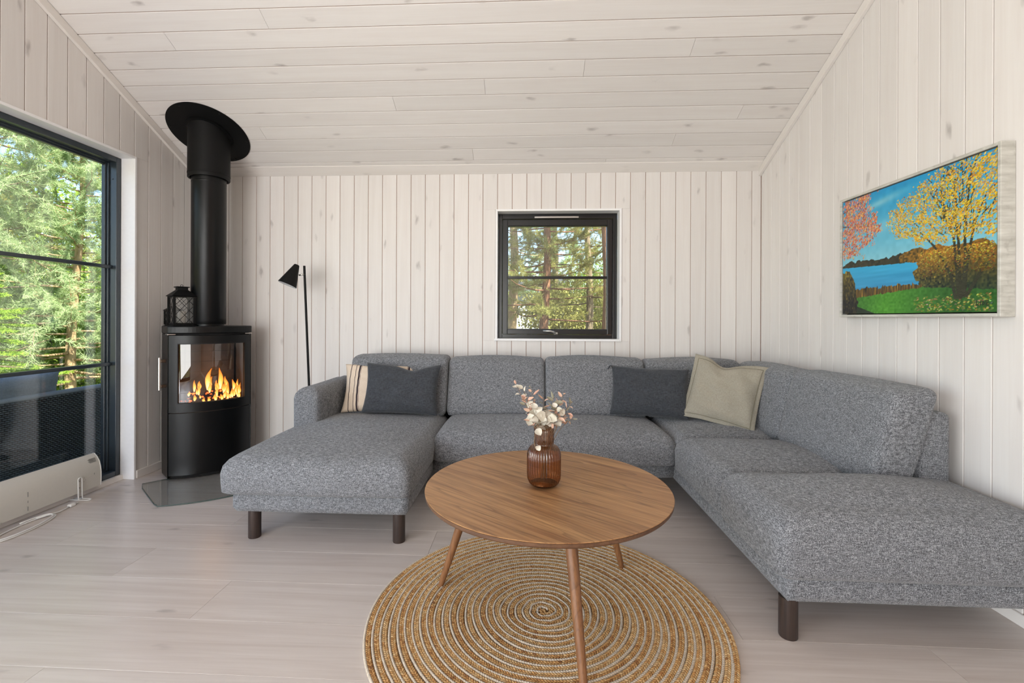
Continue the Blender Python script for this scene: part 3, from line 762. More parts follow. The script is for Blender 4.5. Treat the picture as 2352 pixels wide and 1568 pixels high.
# ------------------------------------------------------------------ ribbed brown glass vase with dried eucalyptus
VX, VY, VZ = .071, 1.745, TZ
def ribbed(prof, seg, amp):
    m = MB(); vs = []; fs = []
    for r_, z_, k_ in prof:
        for s_ in range(seg):
            a_ = 2 * math.pi * s_ / seg; rr_ = r_ * (1 + amp * k_ * abs(math.cos(a_ * 18)))
            vs.append((rr_ * math.cos(a_), rr_ * math.sin(a_), z_))
    for i in range(len(prof) - 1):
        for s_ in range(seg):
            s2 = (s_ + 1) % seg; fs.append((i * seg + s_, i * seg + s2, (i + 1) * seg + s2, (i + 1) * seg + s_))
    fs.append(tuple(range(seg - 1, -1, -1)))
    return m.add(vs, fs)
def amber_mat():
    g = G('ribbed_brown_glass'); lw = g.n.new('ShaderNodeLayerWeight'); lw.inputs['Blend'].default_value = .35
    tint = g.ramp(lw.outputs['Facing'], [(0.0, srgb(222, 188, 154)), (.55, srgb(190, 148, 112)), (1.0, srgb(98, 68, 48))])
    tr = g.n.new('ShaderNodeBsdfTransparent'); g.l.new(tint, tr.inputs[0])
    gl = g.n.new('ShaderNodeBsdfGlossy'); gl.inputs['Roughness'].default_value = .04; gl.inputs['Color'].default_value = (1, .95, .9, 1)
    fr = g.n.new('ShaderNodeFresnel'); bf = g.n.new('ShaderNodeNewGeometry').outputs['Backfacing']; g.l.new(g.remap(bf, 0, 1, 1.55, 1 / 1.55), fr.inputs['IOR'])
    df = g.n.new('ShaderNodeBsdfDiffuse'); df.inputs['Color'].default_value = srgb(84, 58, 40)
    m1 = g.n.new('ShaderNodeMixShader'); m1.inputs[0].default_value = .07; g.l.new(tr.outputs[0], m1.inputs[1]); g.l.new(df.outputs[0], m1.inputs[2])
    m2 = g.n.new('ShaderNodeMixShader'); g.l.new(g.math('MULTIPLY', fr.outputs[0], 1.3, clamp=True), m2.inputs[0]); g.l.new(m1.outputs[0], m2.inputs[1]); g.l.new(gl.outputs[0], m2.inputs[2])
    return g.finish(m2.outputs[0])
M_amber = amber_mat()
VR = .061
vprof = [(.001, .0012, 0), (.034, .0012, 0), (.044, .004, .3), (.054, .014, .8), (.060, .030, 1), (VR, .050, 1), (VR, .105, 1), (.0605, .122, 1), (.057, .136, 1), (.050, .147, 1), (.042, .153, 1), (.037, .156, .6), (.0350, .158, .3), (.0350, .163, 1), (.0352, .205, 1), (.0355, .2225, .8)]
vin = [(r_ - .0028, z_, k_) for r_, z_, k_ in vprof[2:]][::-1]
vase = thing('vase', 'ribbed brown glass bottle vase on the coffee table', 'vase', (VX, VY, VZ))
ribbed(vprof + [(.0343, .2230, .4)] , 288, .050).build('bottle', M_amber, vase, smooth=True)
MB().lathe([(.030, .0035), (.046, .010), (.050, .0125)], 48).build('thick_base', plain('amber_glass_base', srgb(120, 84, 40), .15, 0, .8), vase, smooth=True)

bouquet = thing('dried_bouquet', 'dried eucalyptus sprigs with pale round leaves in the brown vase', 'plant', (VX, VY, VZ))
def leaf_mat(name, c, c2):
    g = G(name); v = g.coord(); r_ = g.rand(); n = g.noise(v, 90, 2)
    col = g.mix(r_, c, c2); col = g.mix(g.remap(n, .3, .8, 0, .3), col, c2)
    p = g.pbr(col, .7, 0, .25); p.inputs['Subsurface Weight'].default_value = 0.0; return g.m
M_leafw = leaf_mat('dried_leaf_white', srgb(222, 214, 200), srgb(196, 190, 172))
M_leafp = leaf_mat('dried_leaf_blush', srgb(222, 190, 166), srgb(206, 160, 140))
M_leafg = leaf_mat('dried_leaf_sage', srgb(168, 168, 148), srgb(150, 142, 120))
M_stem = plain('dried_stem', srgb(136, 112, 84), .8)
def leaf_mesh(name, L, Wd, curl, mat, n=7):
    V = []; Fc = []
    for i in range(n):
        t = i / (n - 1); half = Wd / 2 * math.sin(math.pi * min(1, t * .96 + .04) ** .8) ** .75 if 0 < i < n - 1 else .0004
        for j in (-1, -.5, 0, .5, 1):
            V.append((half * j, L * t, curl * L * (t * t) + .18 * Wd * (abs(j) ** 2) * math.sin(math.pi * t)))
    for i in range(n - 1):
        for j in range(4): Fc.append((i * 5 + j, i * 5 + j + 1, (i + 1) * 5 + j + 1, (i + 1) * 5 + j))
    V = np.array(V); N = len(V); Fc = np.array(Fc)
    V2 = np.concatenate([V, V + [0, 0, -.0005]]); return np_mesh(name, V2, np.concatenate([Fc, Fc[:, ::-1] + N]), mat, True)
LM = {'w': [leaf_mesh('leaf_round_pale', .024, .023, .15, M_leafw), leaf_mesh('leaf_round_pale_b', .020, .018, -.2, M_leafw)],
      'p': [leaf_mesh('leaf_blush', .024, .012, .3, M_leafp), leaf_mesh('leaf_blush_b', .019, .010, -.3, M_leafp)],
      'g': [leaf_mesh('leaf_sage', .022, .017, .2, M_leafg), leaf_mesh('leaf_sage_b', .026, .007, .3, M_leafg)]}
brs = random.Random(21)
def sprig(tip, kinds, nl, size=1.0, start=.52, base=(0, 0, .03)):
    b = Vector(base) + Vector((brs.uniform(-.012, .012), brs.uniform(-.012, .012), 0)); t = Vector(tip)
    neck = Vector((brs.uniform(-.015, .015), brs.uniform(-.015, .015), .21)); neck = neck * .75 + Vector((t.x * .12, t.y * .12, .21 * .25))
    pts = []
    for i in range(9):
        s = i / 8; p = b * (1 - s) ** 2 + neck * 2 * s * (1 - s) + t * s * s; pts.append(p)
    MB().tube(pts, [.0016 - .0009 * i / 8 for i in range(9)], 6).build('stem', M_stem, bouquet, smooth=True)
    for i in range(nl):
        s = start + (1 - start) * (i + .6) / nl; p = b * (1 - s) ** 2 + neck * 2 * s * (1 - s) + t * s * s
        if p.z < .225: 
            continue
        tang = (2 * (1 - s) * (neck - b) + 2 * s * (t - neck)).normalized()
        az = i * 2.4 + brs.uniform(-.5, .5); side = tang.orthogonal().normalized(); side.rotate(Matrix.Rotation(az, 3, tang))
        d = (tang * brs.uniform(.1, .8) + side).normalized()
        k = kinds[brs.randrange(len(kinds))]; me = LM[k][brs.randrange(2)]
        nrm = (tang + Vector((brs.uniform(-.9, .9), brs.uniform(-1.2, .2), brs.uniform(-.4, .9)))).normalized()
        xx = d.cross(nrm).normalized(); nz = xx.cross(d)
        M = Matrix((xx, d, nz)).transposed().to_4x4(); o_ = bpy.data.objects.new('leaf', me); COL.objects.link(o_)
        sc = size * brs.uniform(.85, 1.3); o_.parent = bouquet; o_.matrix_local = Matrix.Translation(p + d * .004) @ M @ Matrix.Scale(sc, 4)
for tip, kinds, nl, sz in (((-.112, .01, .385), 'wpg', 10, 1.0), ((-.080, -.03, .370), 'pwp', 12, 1.0), ((-.050, .02, .365), 'ppw', 10, 1.0), ((-.075, .03, .320), 'pgp', 10, .95),
                           ((-.035, -.045, .300), 'wwp', 10, 1.15), ((.010, -.05, .275), 'www', 8, 1.45), ((.035, .0, .330), 'gwg', 10, 1.35), ((.075, .01, .345), 'pwp', 10, 1.0),
                           ((.105, -.01, .320), 'ppg', 10, .85), ((.055, -.055, .275), 'wpw', 9, 1.2), ((.110, .0, .255), 'ggp', 7, .9), ((-.055, -.05, .262), 'wgp', 8, 1.1), ((.0, .05, .32), 'wpg', 9, 1.1),
                           ((.045, -.03, .30), 'pwp', 9, 1.0), ((-.02, -.06, .265), 'ww', 7, 1.3), ((.085, -.04, .285), 'ppw', 8, 1.0)):
    sprig(tip, kinds, nl + 3, sz)
for p_, d_, k_, s_ in (((-.030, -.034, .222), (.55, -.35, -.75), 'w', 1.25), ((-.030, -.055, .150), (.5, -.1, .55), 'w', .95)):
    d = Vector(d_).normalized(); nrm = Vector((.2, -1, .25)).normalized(); xx = d.cross(nrm).normalized(); nz = xx.cross(d)
    o_ = bpy.data.objects.new('leaf', LM[k_][0]); COL.objects.link(o_); o_.parent = bouquet
    o_.matrix_local = Matrix.Translation(p_) @ Matrix((xx, d, nz)).transposed().to_4x4() @ Matrix.Scale(s_, 4)
MB().tube([(-.020, -.03, .228), (-.034, -.040, .205), (-.038, -.047, .178), (-.034, -.058, .155)], .0012, 6).build('stem', M_stem, bouquet, smooth=True)

# ------------------------------------------------------------------ framed painting
PY0, PY1, PZ0, PZ1 = 1.790, 2.632, 1.126, 1.745
pic = thing('framed_painting', 'framed oil painting of yellow autumn trees beside a blue lake on the right wall', 'painting', (XR, 2.21, PZ0 - .012))
fw = .013
fx0, fx1 = XR - .054, XR - .001
def silver_mat():
    g = G('worn_silver_leaf'); v = g.coord(); n = g.noise(g.scale(v, (8, 8, 60)), 1, 4, .6); n2 = g.noise(v, 35, 4)
    col = g.mix(g.remap(n, .3, .7), srgb(222, 220, 212), srgb(186, 183, 174)); col = g.mix(g.remap(n2, .55, .8, 0, .5), col, srgb(150, 146, 136))
    g.pbr(col, .45, .25, .5, normal=g.bump(n2, .15, .002)); return g.m
M_silver = silver_mat()
for nm, a_ in (('frame_rail', (fx0, fx1, PY0 - fw, PY0, PZ0 - fw, PZ1 + fw)), ('frame_rail', (fx0, fx1, PY1, PY1 + fw, PZ0 - fw, PZ1 + fw)), ('frame_rail', (fx0, fx1, PY0, PY1, PZ1, PZ1 + fw)), ('frame_rail', (fx0, fx1, PY0, PY1, PZ0 - fw, PZ0))):
    MB().box(*a_).build(nm, M_silver, pic, bevel=.002, world=True)
MB().box(fx1 - .02, fx1 - .004, PY0, PY1, PZ0, PZ1).build('backing', M_gasket, pic, world=True)

def paint(nu=380, nv=280):
    rs = np.random.default_rng(77)
    uu, vv = np.meshgrid((np.arange(nu) + .5) / nu, (np.arange(nv) + .5) / nv, indexing='ij')
    img = np.zeros((nu, nv, 3))
    def C(*c): return np.array(c, float)
    def nz(fu, fv, s):
        r2 = np.random.default_rng(s); gx = r2.normal(0, 1, (int(fu) + 3, int(fv) + 3)); x = uu * fu; y = vv * fv
        i, j = x.astype(int), y.astype(int); a, b = x - i, y - j; a = a * a * (3 - 2 * a); b = b * b * (3 - 2 * b)
        return gx[i, j] * (1 - a) * (1 - b) + gx[i + 1, j] * a * (1 - b) + gx[i, j + 1] * (1 - a) * b + gx[i + 1, j + 1] * a * b
    # sky
    t = np.clip((vv - .42) / .58, 0, 1)[..., None]
    img[:] = C(132, 198, 214) * (1 - t) + C(24, 146, 198) * t
    cloud = np.exp(-((vv - .90 - .18 * (uu - .35)) / .03) ** 2 - ((uu - .32) / .16) ** 2) + .6 * np.exp(-((vv - .70) / .05) ** 2 - ((uu - .36) / .15) ** 2)
    img += (C(176, 214, 216) - img) * (np.clip(cloud, 0, 1)[..., None] * .55)
    img += nz(40, 30, 1)[..., None] * 3
    def over(mask, col): img[mask] = col[mask] if col.ndim == 3 else col
    # water
    w = (vv < .41 - .045 * uu) & (uu < .62); tw = np.clip((vv - .19) / .2, 0, 1)[..., None]
    wat = C(52, 142, 190) * (1 - tw) + C(50, 168, 214) * tw + nz(6, 60, 2)[..., None] * 5; over(w, wat)
    # far hill
    top = .438 + .012 * np.sin(uu * 14) + .035 * uu + .006 * nz(60, 2, 3); bot = .408 - .060 * uu
    h = (vv < top) & (vv > bot) & (uu < .50); over(h, C(46, 44, 26) + nz(70, 50, 4)[..., None] * C(12, 10, 6))
    isl = ((uu - .555) / .095) ** 2 + ((vv - .425) / .05) ** 2 < 1 + .25 * nz(40, 30, 5); over(isl & (vv > .372), C(112, 82, 20) + nz(110, 90, 6)[..., None] * C(34, 22, 8))
    # hedge behind the trunks, big bush
    hd = (uu > .62) & (vv < .44 + .03 * nz(14, 3, 7)) & (vv > .1); sh = np.clip((vv - .13) / .32, 0, 1)[..., None]
    over(hd, C(30, 50, 34) * (1 - sh) + C(120, 84, 24) * sh + nz(120, 90, 8)[..., None] * C(20, 16, 6))
    bb = ((uu - .72) / .15) ** 2 + ((vv - .30) / .165) ** 2 < 1 + .18 * nz(30, 30, 9); sh = np.clip((vv - .17) / .26, 0, 1)[..., None]
    over(bb & (vv > .13), C(36, 50, 30) * (1 - sh) + C(152, 104, 26) * sh + nz(130, 100, 10)[..., None] * C(32, 26, 8))
    # reeds and lawn
    rt = .215 + .0 * uu; rb = .125 + .075 * uu
    rd = (vv < np.maximum(rt + .01 * nz(120, 3, 11), 0)) & (vv > rb - .03) & (uu < .61); over(rd, C(92, 70, 26) + nz(180, 14, 12)[..., None] * C(34, 26, 8))
    lt = .135 + .10 * np.clip(uu - .1, 0, .5) - .12 * np.clip(uu - .62, 0, 1) + .004 * nz(80, 3, 13)
    lw = vv < lt; g_ = np.clip(1 - np.abs(uu - .36) / .4, 0, 1)[..., None]
    over(lw, C(40, 92, 28) * (1 - g_) + C(74, 146, 34) * g_ + nz(90, 70, 14)[..., None] * 8)
    dk = lw & (vv < .12 - .42 * (uu - .0)); over(dk, C(22, 40, 20) + nz(60, 50, 15)[..., None] * 6)
    bu = (uu < .125 + .012 * nz(4, 40, 16)) & (vv < .37 - 9 * np.maximum(uu - .045, 0) ** 2 * 2.4 + .01 * nz(60, 40, 17)) ; sh = np.clip((vv - .1) / .27, 0, 1)[..., None]
    over(bu, C(26, 24, 16) * (1 - sh) + C(104, 92, 36) * sh + nz(150, 60, 18)[..., None] * C(28, 24, 8))
    def dab(u, v, a, b, ang, col):
        i0, i1 = int(max(0, (u - a) * nu)), int(min(nu, (u + a) * nu + 2)); j0, j1 = int(max(0, (v - a) * nv)), int(min(nv, (v + a) * nv + 2))
        if i0 >= i1 or j0 >= j1: return
        du, dv = uu[i0:i1, j0:j1] - u, (vv[i0:i1, j0:j1] - v) * .735
        c, s = math.cos(ang), math.sin(ang); p, q = c * du + s * dv, -s * du + c * dv
        m = (p / a) ** 2 + (q / b) ** 2 < 1; img[i0:i1, j0:j1][m] = col
    def line(pts, w0, w1, col):
        P = np.array(pts, float); n = 120; s = np.linspace(0, len(P) - 1, n)
        X, Y = np.interp(s, range(len(P)), P[:, 0]), np.interp(s, range(len(P)), P[:, 1])
        for k in range(n):
            dab(X[k], Y[k], w0 + (w1 - w0) * k / n, w0 + (w1 - w0) * k / n, 0, C(*col) + rs.normal(0, 6))
    # fallen leaves
    for _ in range(260):
        u, v = rs.uniform(.56, .98), rs.uniform(.01, .12); cc = C(112, 116, 46) if rs.random() < .75 else C(176, 168, 96); dab(u, v, .006, .0028, rs.uniform(-.5, .5), cc + rs.normal(0, 18, 3))
    # trunks
    for pts in ([(.80, .10), (.775, .25), (.718, .40), (.66, .50), (.60, .58)], [(.815, .10), (.805, .30), (.79, .50), (.74, .66), (.68, .80)], [(.828, .10), (.82, .3), (.815, .47), (.80, .62), (.80, .80), (.77, .92)],
                [(.845, .11), (.855, .28), (.875, .44), (.90, .58), (.95, .74)], [(.84, .12), (.85, .36), (.845, .55), (.86, .72), (.88, .9)], [(.855, .11), (.90, .2), (.935, .30), (.965, .36)], [(.86, .12), (.92, .24), (.985, .36)]):
        line(pts, .0095, .004, (46, 46, 30))
    # twigs
    for _ in range(150):
        u, v = .80 + rs.normal(0, .085), rs.uniform(.5, .95); ang = math.atan2(v - .25, (u - .82) * 1.35) + rs.normal(0, .35); L = rs.uniform(.03, .09)
        line([(u, v), (u + L * math.cos(ang), v + L * math.sin(ang) * 1.2)], .0032, .0016, (48, 50, 34))
    # yellow crown: drooping leaf dabs
    yel = [C(222, 186, 44), C(204, 160, 34), C(176, 140, 40), C(232, 206, 84), C(154, 112, 30), C(140, 136, 48), C(190, 120, 34), C(98, 96, 40)]
    cen = []
    for _ in range(900):
        a = rs.uniform(0, 2 * math.pi); rad = rs.random() ** .5
        u, v = .765 + .375 * rad * math.cos(a), .745 + .33 * rad * math.sin(a)
        if v < .50 + .28 * max(0, .60 - u) * 2.2 - .08 * max(0, u - .6): continue
        if v > .80 + .62 * (u - .40): continue
        cen.append((u, v))
    for u, v in cen:
        for _ in range(rs.integers(4, 10)):
            k = min(7, int(abs(rs.normal(0, 2.6)))); ang = -.5 * np.sign(u - .8) * -1 + rs.normal(0, .5)
            dab(u + rs.normal(0, .016), v + rs.normal(0, .012), rs.uniform(.004, .008), rs.uniform(.0018, .0032), ang, np.clip(yel[k] + rs.normal(0, 10, 3), 0, 255))
    for _ in range(2600):
        u = rs.uniform(.60, .99); v = rs.uniform(.26, .44)
        if (uu.shape and abs(u - .82) < .06 and rs.random() < .7): continue
        if rs.random() < .55: dab(u, v, .005, .0024, rs.uniform(-.8, .8), np.clip(yel[rs.integers(1, 7)] * (.45 + (v - .26) * 3) + rs.normal(0, 10, 3), 0, 255))
    # pink-orange tree at the left edge
    pk = [C(214, 132, 84), C(196, 104, 66), C(226, 160, 104), C(176, 84, 56), C(214, 172, 96), C(150, 80, 66), C(206, 120, 104)]
    for pts in ([(0, .9), (.10, .93), (.2, .97)], [(0, .78), (.12, .75), (.25, .72)], [(0, .65), (.08, .56), (.12, .5)]): line(pts, .003, .002, (60, 50, 44))
    n = 0
    while n < 420:
        u, v = rs.uniform(0, .32), rs.uniform(.46, 1.0)
        ed = .22 + .10 * math.exp(-((v - .72) / .12) ** 2) + .02 * math.sin(v * 40)
        if u > ed or v < .50 + .0 * u + max(0, u - .05) * .55 - (.04 if .06 < u < .14 else 0) : 
            if rs.random() < .97: n += 0; continue
        n += 1
        for _ in range(6):
            dab(u + rs.normal(0, .012), v + rs.normal(0, .014), rs.uniform(.004, .008), rs.uniform(.002, .0034), rs.uniform(.6, 2.0), np.clip(pk[rs.integers(0, 7)] + rs.normal(0, 12, 3), 0, 255))
    # signature strokes
    sg = (30, 44, 26)
    for pts in ([(.905, .077), (.905, .045), (.916, .045)], [(.924, .068), (.924, .046)], [(.933, .068), (.933, .046), (.942, .052), (.941, .064), (.933, .068)], [(.960, .072), (.950, .072), (.950, .045), (.961, .045)], [(.950, .058), (.958, .058)]):
        line(pts, .0026, .0026, sg)
    return np.clip(img, 0, 255) / 255.0
NU, NV = 380, 280
img = paint(NU, NV)
lin_img = np.where(img <= .04045, img / 12.92, ((img + .055) / 1.055) ** 2.4)
gu, gv = np.arange(NU), np.arange(NV)
cg, inset = .005, XR - .048
Yg = (PY1 - cg) - (PY1 - PY0 - 2 * cg) * (gu / (NU - 1)); Zg = (PZ0 + cg) + (PZ1 - PZ0 - 2 * cg) * (gv / (NV - 1))
YY, ZZ = np.meshgrid(Yg, Zg, indexing='ij'); lum = img.mean(-1)
XX = inset - .0007 * lum
V = np.stack([XX, YY, ZZ], -1).reshape(-1, 3); i, j = np.meshgrid(np.arange(NU - 1), np.arange(NV - 1), indexing='ij'); q = (i * NV + j).ravel()
Fc = np.stack([q, q + NV, q + NV + 1, q + 1], 1)
rim = np.concatenate([np.arange(NV), np.arange(1, NU) * NV + NV - 1, (NU - 1) * NV + np.arange(NV - 2, -1, -1), np.arange(NU - 2, 0, -1) * NV]); NN = len(V); nx = np.roll(np.arange(len(rim)), -1)
V = np.concatenate([V, V[rim] + [.026, 0, 0]]); F2 = np.stack([rim, NN + np.arange(len(rim)), NN + nx, rim[nx]], 1)
me = np_mesh('canvas', V, np.concatenate([Fc, F2]), None, True)
at = me.color_attributes.new('paint', 'FLOAT_COLOR', 'POINT')
colr = np.concatenate([lin_img.reshape(-1, 3), np.full((len(rim), 3), .02)]); at.data.foreach_set('color', np.concatenate([colr, np.ones((len(V), 1))], 1).astype(np.float32).ravel())
g = G('oil_paint'); an = g.n.new('ShaderNodeAttribute'); an.attribute_name = 'paint'; g.pbr(an.outputs['Color'], .42, 0, .4, normal=g.bump(g.noise(g.coord(), 240, 3), .15, .002)); me.materials.append(g.m)
o = link_mesh('canvas', me); o.parent = pic; o.matrix_parent_inverse = pic.matrix_basis.inverted()

# ------------------------------------------------------------------ wood stove (local x = right, y = forward)
SX, SY = -2.317, 3.257
SROT = math.radians(-43) + math.pi / 2            # local -y axis of the empty would face away; +y' = facing direction
stove = thing('wood_stove', 'black bow-fronted wood stove with lit fire and tall flue pipe in the corner', 'stove', (SX, SY, 0), math.radians(-43) - math.pi / 2)
# local frame: facing direction is +y, viewer's right is -x
def fr_y(s, off=0.0):
    R_ = .406 + off; return math.sqrt(max(1e-6, R_ * R_ - s * s)) - .196
def outline(off=0.0, n=18, back=-.188):
    p = [(-.205 - off, back - off), (-.250 - off, back + .05), (-.262 - off, -.04)]
    hw = .255 + off
    for i in range(n + 1):
        s = -hw + 2 * hw * i / n; p.append((s, fr_y(min(abs(s), .255) if off == 0 else abs(s) * .255 / hw, off) ))
    p += [(.262 + off, -.04), (.250 + off, back + .05), (.205 + off, back - off)]
    return p
def shell(name, z0, z1, pts_o, pts_i, mat, **kw):
    n = len(pts_o); m = MB()
    vs = [(x, y, z0) for x, y in pts_o] + [(x, y, z1) for x, y in pts_o] + [(x, y, z0) for x, y in pts_i] + [(x, y, z1) for x, y in pts_i]
    fs = []
    for i in range(n - 1):
        fs += [(i, i + 1, n + i + 1, n + i), (2 * n + i, 3 * n + i, 3 * n + i + 1, 2 * n + i + 1), (n + i, n + i + 1, 3 * n + i + 1, 3 * n + i), (i, 2 * n + i, 2 * n + i + 1, i + 1)]
    fs += [(0, n, 3 * n, 2 * n), (n - 1, 2 * n + n - 1, 3 * n + n - 1, n + n - 1)]
    return m.add(vs, fs).build(name, mat, stove, **kw)
# side and back panels as one open sheet
side = [(-.255, .128), (-.262, -.04), (-.250, -.138), (-.205, -.188), (.205, -.188), (.250, -.138), (.262, -.04), (.255, .128)]
sidi = [(-.240, .120), (-.247, -.035), (-.237, -.128), (-.200, -.172), (.200, -.172), (.237, -.128), (.247, -.035), (.240, .120)]
shell('body', .012, .982, side, sidi, M_black, bevel=.004)
MB().prism(outline(-.012), 'z', .006, .022).build('base_plate', M_dark, stove)
MB().prism(outline(-.008), 'z', .440, .456).build('firebox_floor', M_firebrick, stove)
MB().prism(outline(-.008), 'z', .960, .972).build('firebox_roof', M_firebrick, stove)
MB().prism(outline(.004, 24), 'z', .986, 1.036).build('top_plate', M_black, stove, bevel=.006)
MB().prism(outline(-.010), 'z', .974, .986).build('shadow_gap', M_dark, stove)
for sx in (-1, 1):
    MB().box(sx * .258 - .045 * (sx > 0), sx * .258 + .045 * (sx < 0), .045, .135, .9775, .9835).build('spacer', M_steel, stove, bevel=.001)
    MB().box(sx * .222 - .006, sx * .222 + .006, -.12, .105, .456, .960).build('firebox_side', M_firebrick, stove)
bk = MB().box(-.205, .205, -.145, -.130, .456, .960).build('firebox_back', M_firebrick, stove)
for r_ in range(6):
    MB().box(-.20, .20, -.1302, -.1262, .475 + r_ * .075, .475 + r_ * .075 + .068).build('lining_slab', M_firebrick, stove, bevel=.003)
def curved(s0, s1, z0, z1, t0, t1, n=20):
    m = MB(); vs = []
    for i in range(n + 1):
        s = s0 + (s1 - s0) * i / n
        for t, z in ((t0, z0), (t1, z0), (t1, z1), (t0, z1)): vs.append((s, fr_y(s, t), z))
    fs = [(0, 1, 2, 3), (4 * n + 3, 4 * n + 2, 4 * n + 1, 4 * n)]
    for i in range(n):
        for k in range(4): fs.append((4 * i + k, 4 * (i + 1) + k, 4 * (i + 1) + (k + 1) % 4, 4 * i + (k + 1) % 4))
    return m.add(vs, fs)
curved(-.249, .249, .026, .446, -.014, 0.0).build('lower_panel', M_black, stove, sharp=.6)
# door: frame with the glazed opening
door = MB()
for a_ in ((-.250, .250, .452, .512), (-.250, .250, .918, .972), (-.250, -.207, .512, .918), (.207, .250, .512, .918)):
    c_ = curved(a_[0], a_[1], a_[2], a_[3], -.014, .004, 20 if a_[1] - a_[0] > .2 else 5); door.add(c_.v, c_.f)
door = door.build('door', M_black, stove, sharp=.6)
inn = MB()
for a_ in ((-.207, .207, .512, .517), (-.207, .207, .913, .918), (-.207, -.203, .517, .913), (.203, .207, .517, .913)):
    c_ = curved(a_[0], a_[1], a_[2], a_[3], -.014, .0045, 14 if a_[1] - a_[0] > .2 else 2); inn.add(c_.v, c_.f)
inn.build('gasket', M_gasket, door)
gm = MB(); n_ = 22; vs = []
for i in range(n_ + 1):
    s = -.206 + .412 * i / n_
    vs += [(s, fr_y(s, -.004), .513), (s, fr_y(s, -.004), .917)]
gm.add(vs, [(2 * i, 2 * i + 2, 2 * i + 3, 2 * i + 1) for i in range(n_)]).build('door_glass', M_stoveglass, door, smooth=True)
# embossed maker's letters, too faint to read
lt = MB()
for i, (w_, h_) in enumerate(((.006, .012), (.005, .008), (.006, .008), (.006, .008), (.005, .007), (.006, .008), (.008, .008))):
    s = .030 - i * .0125
    for q_ in (-w_ / 2, w_ / 2 - .0012): lt.box(s + q_, s + q_ + .0012, fr_y(s, .004) - .001, fr_y(s, .004) + .0006, .478, .478 + h_)
    if i % 2 == 0: lt.box(s - w_ / 2, s + w_ / 2, fr_y(s, .004) - .001, fr_y(s, .004) + .0006, .478 + h_ - .0012, .478 + h_)
lt.build('embossed_lettering', M_blackmat, door)
hy = .070; hs = .292
h_ = MB().box(hs - .008, hs + .008, hy - .008, hy + .008, .600, .826).build('handle', M_steel, stove, bevel=.005)
for zz in (.630, .800): MB().box(.244, hs - .006, hy - .009, hy + .009, zz - .011, zz + .011).build('handle_mount', M_bronze, stove, bevel=.003)
# flue
FYL = .030
fl = MB().lathe([(.098, 1.036), (.098, 1.046), (.109, 1.046), (.109, 1.052), (.110, 1.054), (.110, 2.130)], 64, (0, FYL, 0)).build('flue_pipe', M_black, stove, sharp=.5)
MB().lathe([(.1100, 2.06), (.1108, 2.062), (.1108, 2.068), (.1100, 2.07)], 64, (0, FYL, 0)).build('pipe_joint', M_black, fl, sharp=.5)
fxw = SX + .030 * math.cos(math.radians(-43)); fyw = SY + .030 * math.sin(math.radians(-43))
slv = MB().lathe([(.112, 2.108), (.120, 2.094), (.131, 2.094), (.133, 2.098), (.133, 2.120), (.1345, 2.122), (.1345, 2.130), (.133, 2.132), (.133, 2.47)], 64, (0, FYL, 0), cap=False).build('ceiling_sleeve', M_blackmat, stove, sharp=.5)
# sloping round cover plate on the ceiling, with its rim collar
zc0 = zceil(fyw); n_ = 72
def disc(r0, r1, d0, d1):
    m = MB(); vs = []
    for rr_, dd_ in ((r0, d0), (r1, d0), (r1, d1), (r0, d1)):
        for k in range(n_):
            a_ = 2 * math.pi * k / n_; ex, ey = rr_ * math.cos(a_), rr_ * math.sin(a_)
            vs.append((fxw + ex, fyw + ey * cosA - dd_ * math.sin(ANG), zc0 - ey * SL * cosA - dd_ * cosA))
    fs = []
    for q_ in range(4):
        for k in range(n_):
            k2 = (k + 1) % n_; fs.append((q_ * n_ + k, q_ * n_ + k2, ((q_ + 1) % 4) * n_ + k2, ((q_ + 1) % 4) * n_ + k))
    return m.add(vs, fs)
def disc_part(nm, *a_, mat=M_blackmat):
    o = disc(*a_).build(nm, mat, None, sharp=.5); o.parent = stove; o.matrix_parent_inverse = (Matrix.Translation((SX, SY, 0)) @ Matrix.Rotation(math.radians(-43) - math.pi / 2, 4, 'Z')).inverted(); return o
plate = disc_part('ceiling_plate', .120, .268, .0015, .006)
disc_part('plate_collar', .134, .152, .006, .020)
for k in range(6):
    a_ = k * math.pi / 3 + .3; ex, ey = .25 * math.cos(a_), .25 * math.sin(a_)
    o = MB().lathe([(.006, 0), (.006, .002), (.003, .0035)], 10).build('screw', M_black, None); o.matrix_world = Matrix.Translation((fxw + ex, fyw + ey * cosA - .006 * math.sin(ANG), zc0 - ey * SL * cosA - .006 * cosA)) @ Matrix.Rotation(math.pi - ANG, 4, 'X')
    mw = o.matrix_world.copy(); o.parent = stove; o.matrix_parent_inverse = (Matrix.Translation((SX, SY, 0)) @ Matrix.Rotation(math.radians(-43) - math.pi / 2, 4, 'Z')).inverted(); o.matrix_basis = mw

